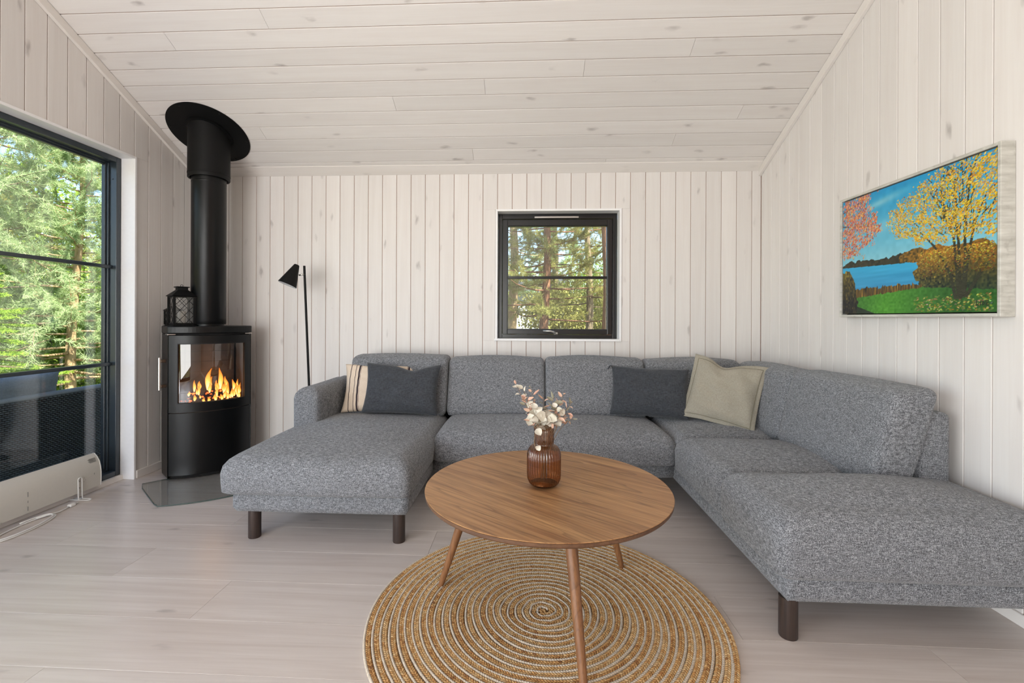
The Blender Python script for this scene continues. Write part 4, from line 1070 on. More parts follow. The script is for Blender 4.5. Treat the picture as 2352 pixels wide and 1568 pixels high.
# fire: logs and flames inside the firebox
def log_mat():
    g = G('burning_log'); v = g.coord(); n = g.noise(v, 28, 4, .6); k = g.vor(v, 45)
    col = g.mix(g.remap(n, .3, .7), srgb(30, 22, 18), srgb(70, 50, 38))
    e = g.math('MULTIPLY', g.remap(g.noise(v, 22, 3, .6), .44, .58), g.remap(k, .45, .1, 0, 1))
    g.pbr(col, .95, 0, .1, emis=(1.0, .16, .03, 1), estr=g.math('MULTIPLY', e, 9.0)); return g.m
M_log = log_mat()
SM = Matrix.Translation((SX, SY, 0)) @ Matrix.Rotation(math.radians(-43) - math.pi / 2, 4, 'Z')
def firelog(a_, b_, r_, label, seed):
    rs = random.Random(seed); A, B = Vector(a_), Vector(b_); pts = []; rad = []
    for i in range(7):
        t = i / 6; pts.append(A.lerp(B, t) + Vector((rs.uniform(-.004, .004), rs.uniform(-.004, .004), rs.uniform(-.004, .004)))); rad.append(r_ * rs.uniform(.85, 1.1))
    o = MB().tube([SM @ p for p in pts], rad, 11).build('firewood_log', M_log, None, sharp=.9)
    return tag(o, label, 'firewood', 'logs burning in the stove')
firelog((.17, .02, .490), (-.19, .06, .496), .030, 'long glowing log lying lowest in the stove fire', 1)
firelog((.14, .10, .488), (-.15, .13, .487), .026, 'front charred log with embers behind the stove glass', 2)
firelog((.10, -.03, .530), (-.12, .10, .556), .024, 'slanting charred log on top of the stove fire', 3)
def flame_mat():
    g = G('flame'); v = g.coord('Generated'); sp = g.n.new('ShaderNodeSeparateXYZ'); g.l.new(v, sp.inputs[0])
    lw = g.n.new('ShaderNodeLayerWeight'); lw.inputs['Blend'].default_value = .4
    core = g.math('SUBTRACT', 1.0, lw.outputs['Facing'])
    h = sp.outputs[2]
    heat = g.math('MULTIPLY', core, g.remap(h, 0, 1, 1.15, .45))
    col = g.ramp(heat, [(0.08, (1, .10, .008, 1)), (.45, (1, .24, .02, 1)), (.8, (1, .50, .08, 1)), (1.0, (1, .78, .32, 1))])
    em = g.n.new('ShaderNodeEmission'); g.l.new(col, em.inputs[0]); g.l.new(g.remap(heat, 0, 1, .7, 2.6), em.inputs[1])
    tr = g.n.new('ShaderNodeBsdfTransparent'); mx = g.n.new('ShaderNodeMixShader')
    g.l.new(g.math('MULTIPLY', g.remap(core, .05, .7), g.remap(h, .0, 1, 1.0, .75), clamp=True), mx.inputs[0]); g.l.new(tr.outputs[0], mx.inputs[1]); g.l.new(em.outputs[0], mx.inputs[2]); return g.finish(mx.outputs[0])
M_flame = flame_mat()
fire = thing('fire', 'orange flames licking over the logs inside the black stove', 'fire', (SX, SY, .456), math.radians(-43) - math.pi / 2)
frs = random.Random(4)
def flame(s, d, z, h, w):
    m = MB(); seg = 10; n = 12; ph = frs.uniform(0, 6); bend = frs.uniform(-.25, .25); vs = []; fs = []
    for i in range(n + 1):
        t = i / n; r_ = w * (math.sin(math.pi * (t * .86 + .10)) ** 1.2) * (1 - t * .35) + .0004
        cx_ = s + bend * h * t * t * .5 + .16 * w * math.sin(ph + 6 * t) * t * 2; cy_ = d + .1 * w * math.sin(ph * 2 + 5 * t)
        for k in range(seg):
            a_ = 2 * math.pi * k / seg; vs.append((cx_ + r_ * math.cos(a_), cy_ + r_ * .5 * math.sin(a_), z - .456 + h * t))
    for i in range(n):
        for k in range(seg):
            k2 = (k + 1) % seg; fs.append((i * seg + k, i * seg + k2, (i + 1) * seg + k2, (i + 1) * seg + k))
    m.add(vs, fs).build('flame', M_flame, fire, smooth=True)
extra = [(frs.uniform(-.185, .10), frs.uniform(.03, .15), frs.uniform(.49, .57), frs.uniform(.025, .085), frs.uniform(.006, .014)) for _ in range(34)]
for s, d, z, h, w in extra + list(((.010, .06, .575, .155, .022), (-.070, .06, .570, .160, .020), (-.110, .05, .560, .105, .018), (.065, .07, .580, .065, .016), (-.045, .08, .560, .075, .017), (-.175, .08, .530, .080, .016), (-.150, .10, .520, .055, .014),
                      (-.02, .15, .505, .055, .013), (.02, .15, .500, .040, .012), (-.06, .15, .507, .045, .013), (-.10, .14, .510, .050, .013), (-.13, .13, .515, .065, .013), (.10, .12, .515, .045, .012), (.05, .14, .503, .032, .011), (-.195, .06, .530, .060, .012), (.12, .04, .540, .035, .011), (-.005, .05, .58, .09, .018), (-.085, .09, .545, .08, .015))):
    flame(s, d, z, h, w)
fl_ = bpy.data.lights.new('fire_glow', 'POINT'); fl_.energy = 1.3; fl_.color = (1.0, .50, .18); fl_.shadow_soft_size = .06
fo = bpy.data.objects.new('fire_glow', fl_); COL.objects.link(fo); fo.location = SM @ Vector((-.02, .05, .66))

# ------------------------------------------------------------------ glass hearth plate
hp = thing('hearth_plate', 'clear glass floor plate lying in front of the wood stove', 'hearth plate', (SX, SY, 0), math.radians(-43) - math.pi / 2)
pts = [(.385, .10), (.395, .20), (.380, .56), (.372, .595)] + [(.372 - .744 * i / 16, .612 + .118 * (1 - ((i - 8) / 8) ** 2)) for i in range(17)] + [(-.380, .56), (-.395, .20), (-.385, .10)]
hpm = MB().prism(pts, 'z', .0008, .0068).build('glass_sheet', M_plate, hp)
ed = [(x_, y_, .0040) for x_, y_ in pts]
MB().tube(ed, .0032, 6, closed=True).build('polished_edge', plain('glass_edge_green', srgb(70, 88, 84), .2, 0, .6), hp)

# ------------------------------------------------------------------ lanterns on the stove
def lantern(label, loc, rz, w, h, lattice=True):
    L = thing('lantern', label, 'lantern', loc, rz, 'lanterns on the stove top')
    hw = w / 2; zb, zt = h * .055, h * .72
    MB().box(-hw * 1.18, hw * 1.18, -hw * 1.18, hw * 1.18, 0, h * .025).add(*MB().prism([(-hw, -hw), (hw, -hw), (hw, hw), (-hw, hw)], 'z', h * .025, zb).__dict__.values()).build('base', M_blackmat, L, bevel=.002)
    p = hw * .13
    for sx in (-1, 1):
        for sy in (-1, 1): MB().box(sx * hw - p, sx * hw + p, sy * hw - p, sy * hw + p, zb, zt).build('post', M_blackmat, L, bevel=.001)
    for ax in range(4):
        R_ = Matrix.Rotation(ax * math.pi / 2, 4, 'Z')
        m = MB().box(-hw + p, hw - p, hw - .001, hw + .001, zb, zt); o = m.build('pane', M_lanternglass, L); o.matrix_local = R_
        lat = MB(); x0_, x1_ = -hw + p, hw - p; Z0, Z1 = zb, zt; W_, H_ = x1_ - x0_, Z1 - Z0; st = W_ / 1.6
        def seg(xa, za, xb, zb_):
            lat.cyl((xa, hw + .003, za), (xb, hw + .003, zb_), .0016, seg=5)
        k = -4
        while k < 5:
            for sgn in (1, -1):
                # diagonal lines clipped to the rectangle
                xs = x0_ if sgn > 0 else x1_
                zA, zB = Z0 + k * st, Z0 + k * st + W_ * 1.15
                xa, xb = (x0_, x1_) if sgn > 0 else (x1_, x0_)
                ta = max(0, (Z0 - zA) / (zB - zA)); tb = min(1, (Z1 - zA) / (zB - zA))
                if tb > ta: seg(xa + (xb - xa) * ta, zA + (zB - zA) * ta, xa + (xb - xa) * tb, zA + (zB - zA) * tb)
            k += 1
        lat.box(x0_, x1_, hw - .002, hw + .004, Z0, Z0 + .006); lat.box(x0_, x1_, hw - .002, hw + .004, Z1 - .006, Z1)
        o = lat.build('lattice', M_blackmat, L); o.matrix_local = R_
    def pyr(r0, z0, r1, z1):
        return MB().add([(-r0, -r0, z0), (r0, -r0, z0), (r0, r0, z0), (-r0, r0, z0), (-r1, -r1, z1), (r1, -r1, z1), (r1, r1, z1), (-r1, r1, z1)], [(0, 3, 2, 1), (4, 5, 6, 7), (0, 1, 5, 4), (1, 2, 6, 5), (2, 3, 7, 6), (3, 0, 4, 7)])
    rf = MB()
    for a_ in ((hw * 1.10, zt, hw * 1.28, zt + h * .012), (hw * 1.28, zt + h * .012, hw * .52, h * .88), (hw * .50, h * .88, hw * .50, h * .94), (hw * .62, h * .94, hw * .66, h * .962)):
        q = pyr(*a_); rf.add(q.v, q.f)
    rf = rf.build('roof', M_blackmat, L, bevel=.0012)
    MB().tube([(hw * .12 * math.cos(a_), 0, h * .962 + hw * .12 + hw * .12 * math.sin(a_)) for a_ in np.linspace(0, 2 * math.pi, 12, endpoint=False)], .0016, 6, closed=True).build('ring', M_blackmat, rf)
    MB().lathe([(hw * .42, zb), (hw * .42, zb + h * .30), (hw * .36, zb + h * .31)], 24).build('candle', plain('grey_candle_wax', srgb(196, 188, 176), .6), L, smooth=True)
    return L
def st_pt(s, d, z): return tuple(SM @ Vector((s, d, z)))
lantern('tall black lattice lantern on the stove beside the flue', st_pt(.163, .035, 1.036), math.radians(-37) - math.pi / 2, .120, .285)
lantern('small dark lantern half hidden behind the tall lantern on the stove', st_pt(.196, -.085, 1.036), math.radians(-40) - math.pi / 2, .080, .150)

# ------------------------------------------------------------------ floor lamp
lamp = thing('floor_lamp', 'slim black floor lamp with cone shade behind the sofa armrest', 'lamp', (-1.560, 3.315, 0))
MB().lathe([(.095, 0), (.100, .004), (.100, .012), (.097, .016), (.012, .018)], 40).build('base', M_blackmat, lamp, smooth=False, sharp=.6)
pt = Vector((-.066, 0, 1.478))
MB().tube([(0, 0, .014), pt], .0085, 14).build('pole', M_blackmat, lamp, sharp=.8)
ax = Vector((-.36, -.24, -1.0)).normalized(); top_ = Vector((-.112, -.02, 1.480))
q = ax.to_track_quat('Z', 'Y').to_matrix().to_4x4()
def cone(prof): 
    m = MB().lathe(prof, 48, cap=False); m.v = [tuple(top_ + (q @ Vector(p))) for p in m.v]; return m
cone([(.001, -.004), (.015, -.004), (.019, 0.0), (.067, .158)]).build('lamp_shade', M_blackmat, lamp, sharp=.6)
cone([(.0175, .004), (.0655, .1575), (.067, .158)]).build('shade_lining', plain('silver_shade_lining', srgb(208, 210, 212), .35, .3), lamp, smooth=True)
cone([(.012, .03), (.026, .05), (.030, .075), (.024, .10), (.001, .108)]).build('bulb', plain('opal_bulb', srgb(232, 230, 226), .3), lamp, smooth=True)
MB().cyl((-.058, 0, 1.415), (-.100, -.012, 1.408), .006, seg=12).build('swivel_arm', M_steel, lamp, smooth=True)

# ------------------------------------------------------------------ panel heater with its cable
heater = thing('panel_heater', 'long cream curved panel heater standing on the floor before the left window', 'heater', (-2.675, 2.2, 0))
hx0 = -2.672
prof = [(0.000, .040), (.002, .075), (.002, .120), (-.002, .160), (-.011, .193), (-.026, .220), (-.046, .240), (-.052, .239), (-.030, .212), (-.016, .188), (-.009, .157), (-.006, .120), (-.006, .075), (-.007, .041)]
MB().prism([(hx0 + p[0], p[1]) for p in prof], 'y', 1.58, 2.784).build('panel', M_heater, heater, world=True, sharp=.5)
for y_ in (1.578, 2.781):
    MB().prism([(hx0 + p[0] + (.002 if i < 7 else -.002), p[1]) for i, p in enumerate(prof)], 'y', y_, y_ + .005).build('end_cap', M_cable, heater, world=True, bevel=.001)
MB().box(hx0 - .030, hx0 - .007, 1.60, 2.76, .055, .085).build('rear_channel', M_heater, heater, world=True, bevel=.004)
for y_ in (2.640, 1.74):
    ft = MB(); z_ = .0042
    ft.tube([(hx0 + .062 + .012 * math.cos(a_), y_ + .012 * math.sin(a_), z_) for a_ in np.linspace(-math.pi / 2, math.pi / 2, 7)] + [(hx0 - .045 + .012 * math.cos(a_), y_ + .012 * math.sin(a_), z_) for a_ in np.linspace(math.pi / 2, 3 * math.pi / 2, 7)], .0038, 8, closed=True)
    up = [(hx0 + .012, y_ - .012, z_), (hx0 + .010, y_ - .012, .02), (hx0 + .008, y_ - .012, .122)] + [(hx0 + .008, y_ - .012 * math.cos(a_), .122 + .012 * math.sin(a_)) for a_ in np.linspace(.3, math.pi - .3, 6)] + [(hx0 + .008, y_ + .012, .122), (hx0 + .010, y_ + .012, .02), (hx0 + .012, y_ + .012, z_)]
    ft.tube(up, .0034, 8); ft.build('wire_foot', M_cable, heater, smooth=True, world=True)
    for zz in (.072, .112): MB().cyl((hx0 + .001, y_, zz), (hx0 + .006, y_, zz), .0035, seg=10).build('screw', M_ink, heater, world=True)
mk = MB()
for (y_, z_, w_, h_) in ((2.735, .120, .005, .010), (2.672, .118, .003, .004), (2.680, .105, .003, .004), (2.668, .098, .004, .003)): mk.box(hx0 + .0018, hx0 + .0026, y_, y_ + w_, z_, z_ + h_)
for k in range(7): mk.box(hx0 - .0125 - .0016 * k, hx0 - .0098 - .0016 * k, 2.722 - .004 * (k % 3), 2.764, .1935 + .0037 * k, .1950 + .0037 * k)
mk.build('rating_label', M_ink, heater, world=True)
sl = MB()
for z_, h_ in ((.128, .026), (.096, .012), (.054, .022)): sl.box(hx0 + .0016, hx0 + .0027, 2.353, 2.357, z_, z_ + h_)
sl.build('hanging_slots', M_ink, heater, world=True)
cab = []
for i in range(36):
    a_ = 2 * math.pi * i / 36; cab.append((-2.585 + .052 * math.cos(a_) - .10 * .16 * math.sin(a_), 2.265 + .165 * math.sin(a_), .0045))
lead = [(-2.628, 2.36, .0110), (-2.612, 2.42, .0090), (-2.606, 2.46, .0055), (-2.612, 2.50, .0045), (-2.618, 2.530, .007)]
c2 = [(-2.668, 2.22, .050), (-2.660, 2.205, .018), (-2.640, 2.19, .0100)] + [(-2.588 + .055 * math.cos(a_) - .016 * math.sin(a_), 2.258 + .160 * math.sin(a_), .0125) for a_ in np.linspace(3.6, 3.6 + 5.6, 34)]
MB().tube(cab, .0040, 8, closed=True).build('cable_loop', M_cable, heater, smooth=True, world=True)
MB().tube(c2, .0040, 8).build('cable', M_cable, heater, smooth=True, world=True)
MB().tube(lead, .0040, 8).build('cable', M_cable, heater, smooth=True, world=True)
pl = MB().box(-2.632, -2.606, 2.528, 2.562, .0005, .018).build('plug', M_cable, heater, bevel=.006, world=True)
for dx in (-.008, .008): MB().cyl((-2.619 + dx, 2.562, .009), (-2.619 + dx, 2.580, .009), .0022, seg=8).build('pin', M_steel, pl)

# ------------------------------------------------------------------ outdoors
def ground_mat():
    g = G('forest_floor'); v = g.coord(); a_ = g.noise(v, 1.3, 4); b_ = g.noise(v, 14, 4)
    col = g.mix(g.remap(a_, .4, .6), srgb(112, 120, 62), srgb(128, 112, 78)); col = g.mix(g.remap(b_, .35, .7, 0, .6), col, srgb(70, 72, 38))
    g.pbr(col, .95, 0, .1, normal=g.bump(b_, .5, .05)); return g.m
gr = MB(); n = 46
def gz(x, y): return -.38 + .10 * math.sin(x * .35 + 1) * math.cos(y * .31) + max(0, (math.hypot(x, y - 2) - 12)) * .03
vs = [(-32 + 64 * i / n, -20 + 64 * j / n, gz(-32 + 64 * i / n, -20 + 64 * j / n)) for i in range(n + 1) for j in range(n + 1)]
fs = [(i * (n + 1) + j, (i + 1) * (n + 1) + j, (i + 1) * (n + 1) + j + 1, i * (n + 1) + j + 1) for i in range(n) for j in range(n)]
gob = gr.add(vs, fs).build('ground', ground_mat(), smooth=True); gob['kind'] = 'structure'; gob['label'] = 'sunlit forest ground outside the windows'; gob['category'] = 'ground'
# terrace deck outside the left window
M_deck = board_mat('grey_deck_board', 1, srgb(150, 142, 132), srgb(122, 114, 106), srgb(84, 78, 72), rough=.8)
deck = MB().box(-4.9, XL - .25, -.6, 4.6, -.16, -.102).build('terrace_deck', M_deck); struct(deck, 'grey timber terrace outside the left window', 'deck')
for k in range(14):
    xa_ = -4.9 + k * .144; MB().box(xa_, xa_ + .138, -.6, 4.6, -.10, -.078).build('deck_board', M_deck, deck)

# rattan lounge sofa
def rattan_mat():
    g = G('dark_rattan'); n = g.noise(g.coord(), 60, 2); g.pbr(g.mix(g.remap(n, .3, .7), srgb(84, 98, 108), srgb(112, 128, 138)), .4, 0, .5); return g.m
M_rattan = rattan_mat()
rat = thing('rattan_sofa', 'dark woven rattan lounge sofa on the terrace outside the left window', 'sofa', (-3.55, 2.6, -.078))
rx = -3.30; ZD = -.078
MB().box(-3.40, rx - .006, 1.50, 4.05, .02, .545).build('core', M_gasket, rat, world=True)
MB().box(-4.05, -3.40, 1.55, 4.0, .05, .26).build('seat_box', M_rattan, rat, world=True, bevel=.01)
for x_ in (-3.36, -4.0):
    for y_ in (1.56, 3.98): MB().box(x_ - .025, x_ + .025, y_ - .025, y_ + .025, ZD, .06).build('foot', M_gasket, rat, world=True)
# woven face: horizontal strips bulging over upright stakes, plus a rope-like top rim
wv = []; wd = []; wu = []; wl_ = []; ww = []; wh = []
ys = np.arange(1.51, 4.05, .030); zs = np.arange(.035, .540, .0135)
for iz, z_ in enumerate(zs):
    off = .015 * (iz % 2)
    for y_ in ys + off: wv.append((rx, y_, z_)); wd.append((0, 1, 0)); wu.append((1, 0, 0)); wl_.append(.0158); ww.append(.0058); wh.append(.0055)
N = len(wv)
o = link_mesh('woven_panel', lobe_mesh('woven_panel', np.array(wv), np.array(wd, float), np.array(wu, float), np.array(wl_), np.array(ww), np.array(wh), M_rattan, 3, 5)); o.parent = rat; o.matrix_parent_inverse = rat.matrix_basis.inverted(); stuff(o)
ry = np.arange(1.50, 4.06, .011); c_ = np.stack([np.full_like(ry, rx - .02), ry, np.full_like(ry, .556)], 1); N = len(ry)
dd = np.tile(np.array([.75, .62, -.22]) / np.linalg.norm([.75, .62, -.22]), (N, 1)); uu_ = np.tile([0, 0, 1.0], (N, 1)); uu_ = uu_ - dd * (uu_ * dd).sum(1, keepdims=True); uu_ /= np.linalg.norm(uu_, axis=1, keepdims=True)
M_rim = plain('grey_rattan_rim', srgb(140, 156, 166), .45)
o = link_mesh('woven_rim', lobe_mesh('woven_rim', c_, dd, uu_, np.full(N, .036), np.full(N, .0075), np.full(N, .018), M_rim, 4, 6)); o.parent = rat; o.matrix_parent_inverse = rat.matrix_basis.inverted(); stuff(o)
o = link_mesh('outdoor_cushion', pillow_mesh('outdoor_cushion', .66, .46, .18, M_outcushion, seed=40, pinch=.04), None, (-3.47, 2.86, .262))
o.rotation_euler = (Matrix.Rotation(math.pi / 2, 3, 'Z') @ Matrix.Rotation(.20, 3, 'X')).to_euler(); tag(o, 'slate blue outdoor cushion leaning on the rattan sofa outside the window', 'cushion')

# ---- trees
def foliage_mat(name, c0, c1, c2, trans=.35):
    g = G(name); v = g.coord(); a_ = g.noise(v, 2.2, 3); b_ = g.noise(v, 26, 2)
    col = g.mix(g.remap(a_, .35, .65), c0, c1); col = g.mix(g.remap(b_, .35, .7), col, c2)
    df = g.n.new('ShaderNodeBsdfDiffuse'); g.l.new(col, df.inputs[0]); tl = g.n.new('ShaderNodeBsdfTranslucent'); g.l.new(col, tl.inputs[0])
    mx = g.n.new('ShaderNodeMixShader'); mx.inputs[0].default_value = trans; g.l.new(df.outputs[0], mx.inputs[1]); g.l.new(tl.outputs[0], mx.inputs[2]); return g.finish(mx.outputs[0])
M_pine = foliage_mat('pine_needles', srgb(164, 186, 132), srgb(134, 164, 98), srgb(200, 214, 166))
M_pine2 = foliage_mat('pine_needles_olive', srgb(150, 150, 84), srgb(118, 132, 76), srgb(184, 178, 110))
M_spruce = foliage_mat('spruce_needles_lime', srgb(150, 186, 70), srgb(112, 152, 52), srgb(190, 214, 96))
M_leaf = foliage_mat('hedge_leaves', srgb(132, 166, 62), srgb(90, 126, 46), srgb(176, 198, 84))
def bark_mat(name, c0, c1):
    g = G(name); v = g.coord(); n = g.noise(g.scale(v, (14, 14, 4)), 1, 4, .65, 1); k = g.vor(g.scale(v, (26, 26, 7)), 1)
    col = g.mix(g.remap(n, .3, .7), c0, c1); g.pbr(col, .95, 0, .1, normal=g.bump(k, .8, .03)); return g.m
M_bark = bark_mat('pine_bark_tan', srgb(200, 176, 136), srgb(150, 122, 90))
M_barkr = bark_mat('pine_bark_red', srgb(156, 116, 90), srgb(100, 74, 56))
M_bark3 = bark_mat('bark_grey', srgb(150, 136, 112), srgb(98, 86, 68))

def unit(a_): return a_ / np.maximum(np.linalg.norm(a_, axis=1, keepdims=True), 1e-6)
def needles(P, D, per, ln, wd, rs, spread=.75, along=.10):
    """P tuft points, D twig directions -> thin needle triangles"""
    N = len(P); P = np.repeat(P, per, 0); D = np.repeat(D, per, 0)
    d = unit(D * rs.uniform(.25, .9, (N * per, 1)) + unit(rs.normal(0, 1, (N * per, 3))) * spread)
    b = P + D * rs.uniform(-along, along, (N * per, 1)); side = unit(np.cross(d, rs.normal(0, 1, (N * per, 3)))) * (wd / 2)
    L = ln * rs.uniform(.7, 1.15, (N * per, 1))
    V = np.stack([b - side, b + side, b + d * L], 1).reshape(-1, 3); return V, np.arange(len(V)).reshape(-1, 3)
def pine(name, label, loc, H, rtr, nb, spread, z0, needle, bark, mat, seed, per=26, ln=.075, wd=.006, twigs=9, lean=(0, 0), group=None, droop=-.1, cat='tree', up=.35, tufts=5):
    rs = np.random.default_rng(seed); t = thing(name, label, cat, loc, 0, group)
    n = 14; zt = np.linspace(0, H, n); cx_ = lean[0] * (zt / H) ** 1.3 + .05 * np.sin(zt * 1.3 + seed); cy_ = lean[1] * (zt / H) ** 1.3 + .05 * np.cos(zt * 1.1 + seed)
    MB().tube(list(zip(cx_, cy_, zt)), list(rtr * (1 - .85 * zt / H)), 12).build('trunk', bark, t, smooth=True)
    br = MB(); P = []; D = []
    for i in range(nb):
        f = (i + rs.random()) / nb; z = z0 + (H * .97 - z0) * f; L = spread * (1 - .72 * f) * rs.uniform(.65, 1.15); a_ = i * 2.399 + rs.uniform(-.4, .4)
        bx, by = np.interp(z, zt, cx_), np.interp(z, zt, cy_); dirv = np.array([math.cos(a_), math.sin(a_), droop + up * f])
        pts = [np.array([bx, by, z]) + dirv * L * s + np.array([0, 0, .12 * L * s * s]) + rs.normal(0, .02 * L, 3) * s for s in (0, .25, .5, .75, 1)]
        br.tube([tuple(p) for p in pts], [.010 * L + .004, .008 * L + .003, .006 * L + .002, .004 * L + .0015, .002], 5)
        for k in range(twigs):
            s = rs.uniform(.25, 1.0); q = pts[0] + (pts[4] - pts[0]) * s; q = q + np.array([0, 0, .12 * L * s * s * .3])
            td = np.array([dirv[0], dirv[1], 0]) * .6 + rs.normal(0, .6, 3) + np.array([0, 0, .25]); td /= np.linalg.norm(td); tl = rs.uniform(.14, .40) * (.6 + .4 * L)
            if k % 2 == 0: br.tube([tuple(q), tuple(q + td * tl)], [.0045, .002], 4, cap=False)
            for m_ in range(tufts):
                P.append(q + td * tl * (m_ + .6) / tufts + rs.normal(0, .015, 3)); D.append(td)
    br.build('branches', bark, t, smooth=True, fix=False)
    V, Fc = needles(np.array(P), np.array(D), per, ln, wd, rs); o = link_mesh('needles', np_mesh('needles', V, Fc, mat), t); stuff(o); return t
def leafy(name, label, loc, rx_, ry_, rz_, nl, size, mat, bark, seed, group=None, cat='shrub', stems=7):
    rs = np.random.default_rng(seed); t = thing(name, label, cat, loc, 0, group); m = MB()
    for k in range(stems):
        a_ = k * 2.4; m.tube([(0.06 * math.cos(a_), .06 * math.sin(a_), 0), (rx_ * .3 * math.cos(a_), ry_ * .3 * math.sin(a_), rz_ * .7), (rx_ * .6 * math.cos(a_), ry_ * .6 * math.sin(a_), rz_ * 1.5)], [.03, .02, .006], 6)
    m.build('stems', bark, t, smooth=True, fix=False)
    ncl = max(30, nl // 40); cc = unit(rs.normal(0, 1, (ncl, 3))) * rs.random((ncl, 1)) ** .4
    c = np.repeat(cc, nl // ncl, 0) + rs.normal(0, .13, (ncl * (nl // ncl), 3)); P = c * np.array([rx_, ry_, rz_]) + np.array([0, 0, rz_])
    P = P[P[:, 2] > 0.0]; N = len(P); d = unit(rs.normal(0, 1, (N, 3)) + np.array([0, 0, -.2])); s = unit(np.cross(d, rs.normal(0, 1, (N, 3)))); L = size * rs.uniform(.6, 1.2, (N, 1))
    V = np.stack([P, P + d * L * .5 + s * L * .3, P + d * L, P + d * L * .5 - s * L * .3], 1).reshape(-1, 3); o = link_mesh('leaves', np_mesh('leaves', V, np.arange(len(V)).reshape(-1, 4), mat), t); stuff(o); return t
def spruce(name, label, loc, H, R_, seed, mat, bark, tiers=16, per=11, group=None):
    rs = np.random.default_rng(seed); t = thing(name, label, 'tree', loc, 0, group); MB().tube([(0, 0, 0), (0, 0, H * .5), (0, 0, H)], [.06, .035, .006], 9).build('trunk', bark, t, smooth=True)
    br = MB(); P = []; D = []
    for i in range(tiers):
        f = (i + .3) / tiers; z = .15 + (H - .15) * f; L0 = R_ * (1 - f) ** .85 + .05
        for k in range(per):
            a_ = 2 * math.pi * k / per + i * .7 + rs.uniform(-.15, .15); L = L0 * rs.uniform(.8, 1.12); d = np.array([math.cos(a_), math.sin(a_), -.18 + .35 * f]); p0 = np.array([0, 0, z + rs.uniform(-.09, .09)]); d[2] += rs.normal(0, .16); br.tube([tuple(p0), tuple(p0 + d * L)], [.010, .002], 4, cap=False)
            side = np.array([-math.sin(a_), math.cos(a_), 0])
            for s in np.linspace(.25, 1, 9):
                for sg in (-1, 0, 1):
                    if sg == 0 and s < .9: continue
                    td = d * .75 + side * sg * .75; td /= np.linalg.norm(td); tl = L * .42 * (1.15 - s) + .05
                    for m_ in range(4): P.append(p0 + d * L * s + td * tl * (m_ + .5) / 4 + np.array([0, 0, -.03 * s])); D.append(td)
    br.build('branches', bark, t, smooth=True, fix=False); V, Fc = needles(np.array(P), np.array(D), 14, .030, .0060, rs, .55, .045); o = link_mesh('needles', np_mesh('needles', V, Fc, mat), t); stuff(o); return t
GL = 'trees beyond the terrace'; GB = 'trees behind the house'
pine('pine_tree', 'young pine with tan trunk and silvery needles, nearest the left window', (-6.02, 5.9, -.45), 5.2, .068, 92, 1.55, .55, None, M_bark, M_pine, 3, per=36, ln=.072, wd=.0048, twigs=13, group=GL, tufts=6)
pine('pine_tree', 'bushy pine filling the upper left of the big window', (-6.9, 4.6, -.45), 6.2, .11, 64, 2.1, 1.2, None, M_bark3, M_pine, 8, per=28, ln=.085, wd=.0062, twigs=13, group=GL, tufts=6)
spruce('spruce_tree', 'lime green young spruce at the left edge of the big window', (-5.20, 3.95, -.40), 2.25, .80, 5, M_spruce, M_bark3, group=GL)
pine('pine_tree', 'taller dark pine behind the other trees in the left window', (-10.5, 8.3, -.4), 9.5, .16, 60, 2.9, 1.2, None, M_barkr, M_pine2, 13, per=20, ln=.15, wd=.013, twigs=12, group=GL, tufts=5)
pine('pine_tree', 'distant olive pine farthest back in the left window', (-12.5, 5.2, -.3), 9.0, .16, 56, 3.0, .8, None, M_barkr, M_pine, 17, per=20, ln=.16, wd=.014, twigs=12, group=GL, tufts=5)
for i_, (p_, r_, lab) in enumerate((((-8.6, 7.6, -.45), (1.6, 1.6, 1.25), 'broad leafy bush behind the young pine outside the left window'), ((-9.6, 5.0, -.45), (1.8, 1.8, 1.5), 'large leafy bush behind the lime spruce outside the left window'), ((-7.2, 7.2, -.45), (1.0, 1.0, .8), 'low bright bush at the foot of the young pine'), ((-13.5, 10.0, -.3), (3.0, 3.0, 2.6), 'tall dense thicket at the back of the left window view'))):
    leafy('shrub', lab, p_, *r_, 26000 if i_ < 3 else 30000, (.075, .085, .06, .14)[i_], M_leaf, M_bark3, 50 + i_, 'bushes beyond the terrace')
# behind the back window
pine('pine_tree', 'red-barked pine standing in the middle of the back window view', (.48, 12.0, -.3), 9.5, .13, 74, 2.3, 1.3, None, M_barkr, M_pine2, 23, per=30, ln=.105, wd=.009, twigs=11, group=GB, lean=(.15, 0), tufts=5)
pine('pine_tree', 'tan pine at the left side of the back window view', (-.40, 14.5, -.2), 11, .17, 64, 2.2, 1.8, None, M_bark, M_pine2, 29, per=26, ln=.115, wd=.010, twigs=10, group=GB, tufts=5)
pine('pine_tree', 'olive pine at the right side of the back window view', (1.68, 12.5, -.2), 9.0, .11, 56, 2.3, 1.5, None, M_bark3, M_pine2, 31, per=30, ln=.105, wd=.009, twigs=11, group=GB, tufts=5)
pine('pine_tree', 'slim bare-trunked pine at the right edge of the back window view', (1.76, 10.2, -.3), 8.0, .14, 26, 1.7, 4.0, None, M_barkr, M_pine, 37, per=20, ln=.12, wd=.012, twigs=9, group=GB, tufts=5)
pine('pine_tree', 'far pine showing between the trunks in the back window', (1.3, 21.0, .2), 9.5, .2, 44, 2.8, 1.2, None, M_bark3, M_pine, 41, per=16, ln=.2, wd=.022, twigs=10, group=GB, tufts=5)
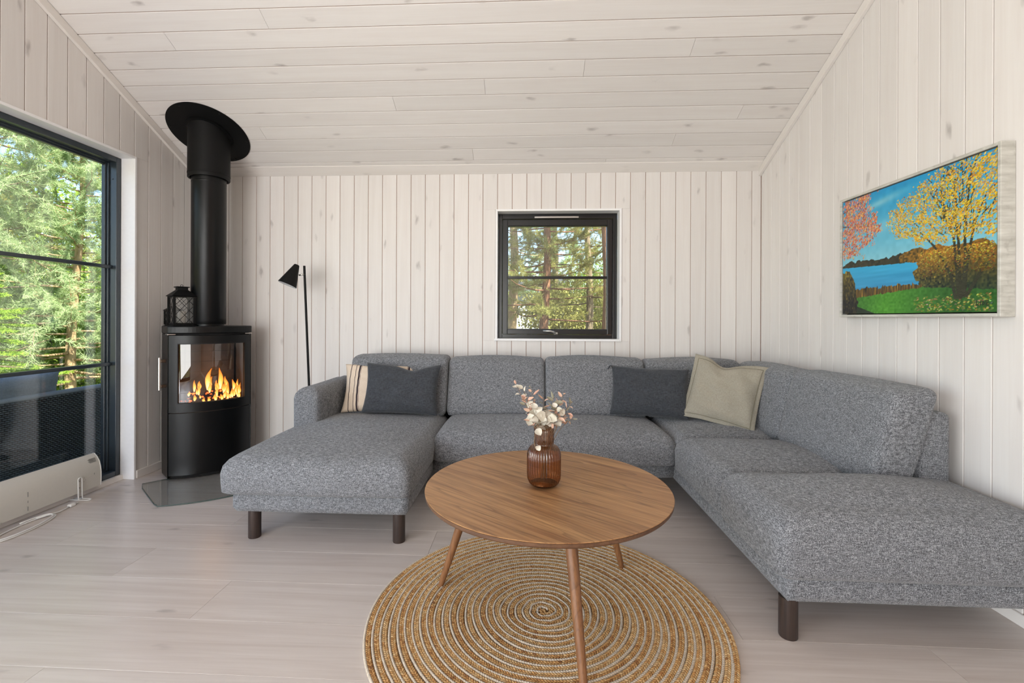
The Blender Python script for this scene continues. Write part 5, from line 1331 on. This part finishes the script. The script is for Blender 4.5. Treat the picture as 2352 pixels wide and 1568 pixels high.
pine('pine_tree', 'dark pine standing behind the house, left of the back window view', (-4.6, 13.0, -.2), 9.0, .14, 44, 2.4, 1.0, None, M_bark3, M_pine2, 43, per=16, ln=.16, wd=.018, twigs=10, group=GB, tufts=5)
pine('pine_tree', 'tall pine standing behind the house, right of the back window view', (5.2, 14.0, -.2), 9.5, .15, 44, 2.6, 1.0, None, M_bark3, M_pine2, 47, per=16, ln=.17, wd=.019, twigs=10, group=GB, tufts=5)
for i_, (p_, lab) in enumerate((((-7.5, 14.5, -.1), 'leafy thicket beyond the corner of the house, left behind'), ((7.5, 16.5, 0), 'leafy thicket behind the house, far to the right'))):
    leafy('shrub', lab, p_, 2.6, 2.0, 2.2, 14000, .14, M_leaf, M_bark3, 90 + i_, 'bushes behind the house')
for i_, (p_, r_, lab) in enumerate((((1.35, 10.8, -.35), (.8, .8, .55), 'sunny yellow-green bush at lower right in the back window'), ((-.15, 11.0, -.35), (.6, .6, .42), 'low green bush at lower left in the back window'), ((1.6, 16.0, -.1), (1.9, 1.4, 1.2), 'wide bush across the middle of the back window view'), ((3.6, 17.5, 0), (2.6, 2.2, 1.9), 'tall leafy bush far right in the back window'), ((-3.2, 18.5, 0), (2.6, 2.2, 1.6), 'tall leafy bush far left in the back window'))):
    leafy('shrub', lab, p_, *r_, 14000, (.07, .07, .10, .11, .11)[i_], M_leaf if i_ % 2 else M_pine2, M_bark3, 70 + i_, 'bushes behind the house')
# white summer house far behind
hs_ = thing('summer_house', 'small white summer house far behind the trees in the back window', 'building', (.0, 27.0, .4))
MB().box(-2.2, 2.2, -1.6, 1.6, -.4, 2.1).build('wall', plain('weathered_white_boards', srgb(190, 192, 194), .8), hs_)
MB().prism([(-2.0, 2.1), (2.0, 2.1), (0, 3.1)], 'x', -2.4, 2.4).build('roof', plain('dark_roof_felt', srgb(64, 66, 70), .8), hs_)
for x_ in (-1.2, .3): MB().box(x_, x_ + .8, -1.63, -1.59, .8, 1.6).build('window', M_frame, hs_)
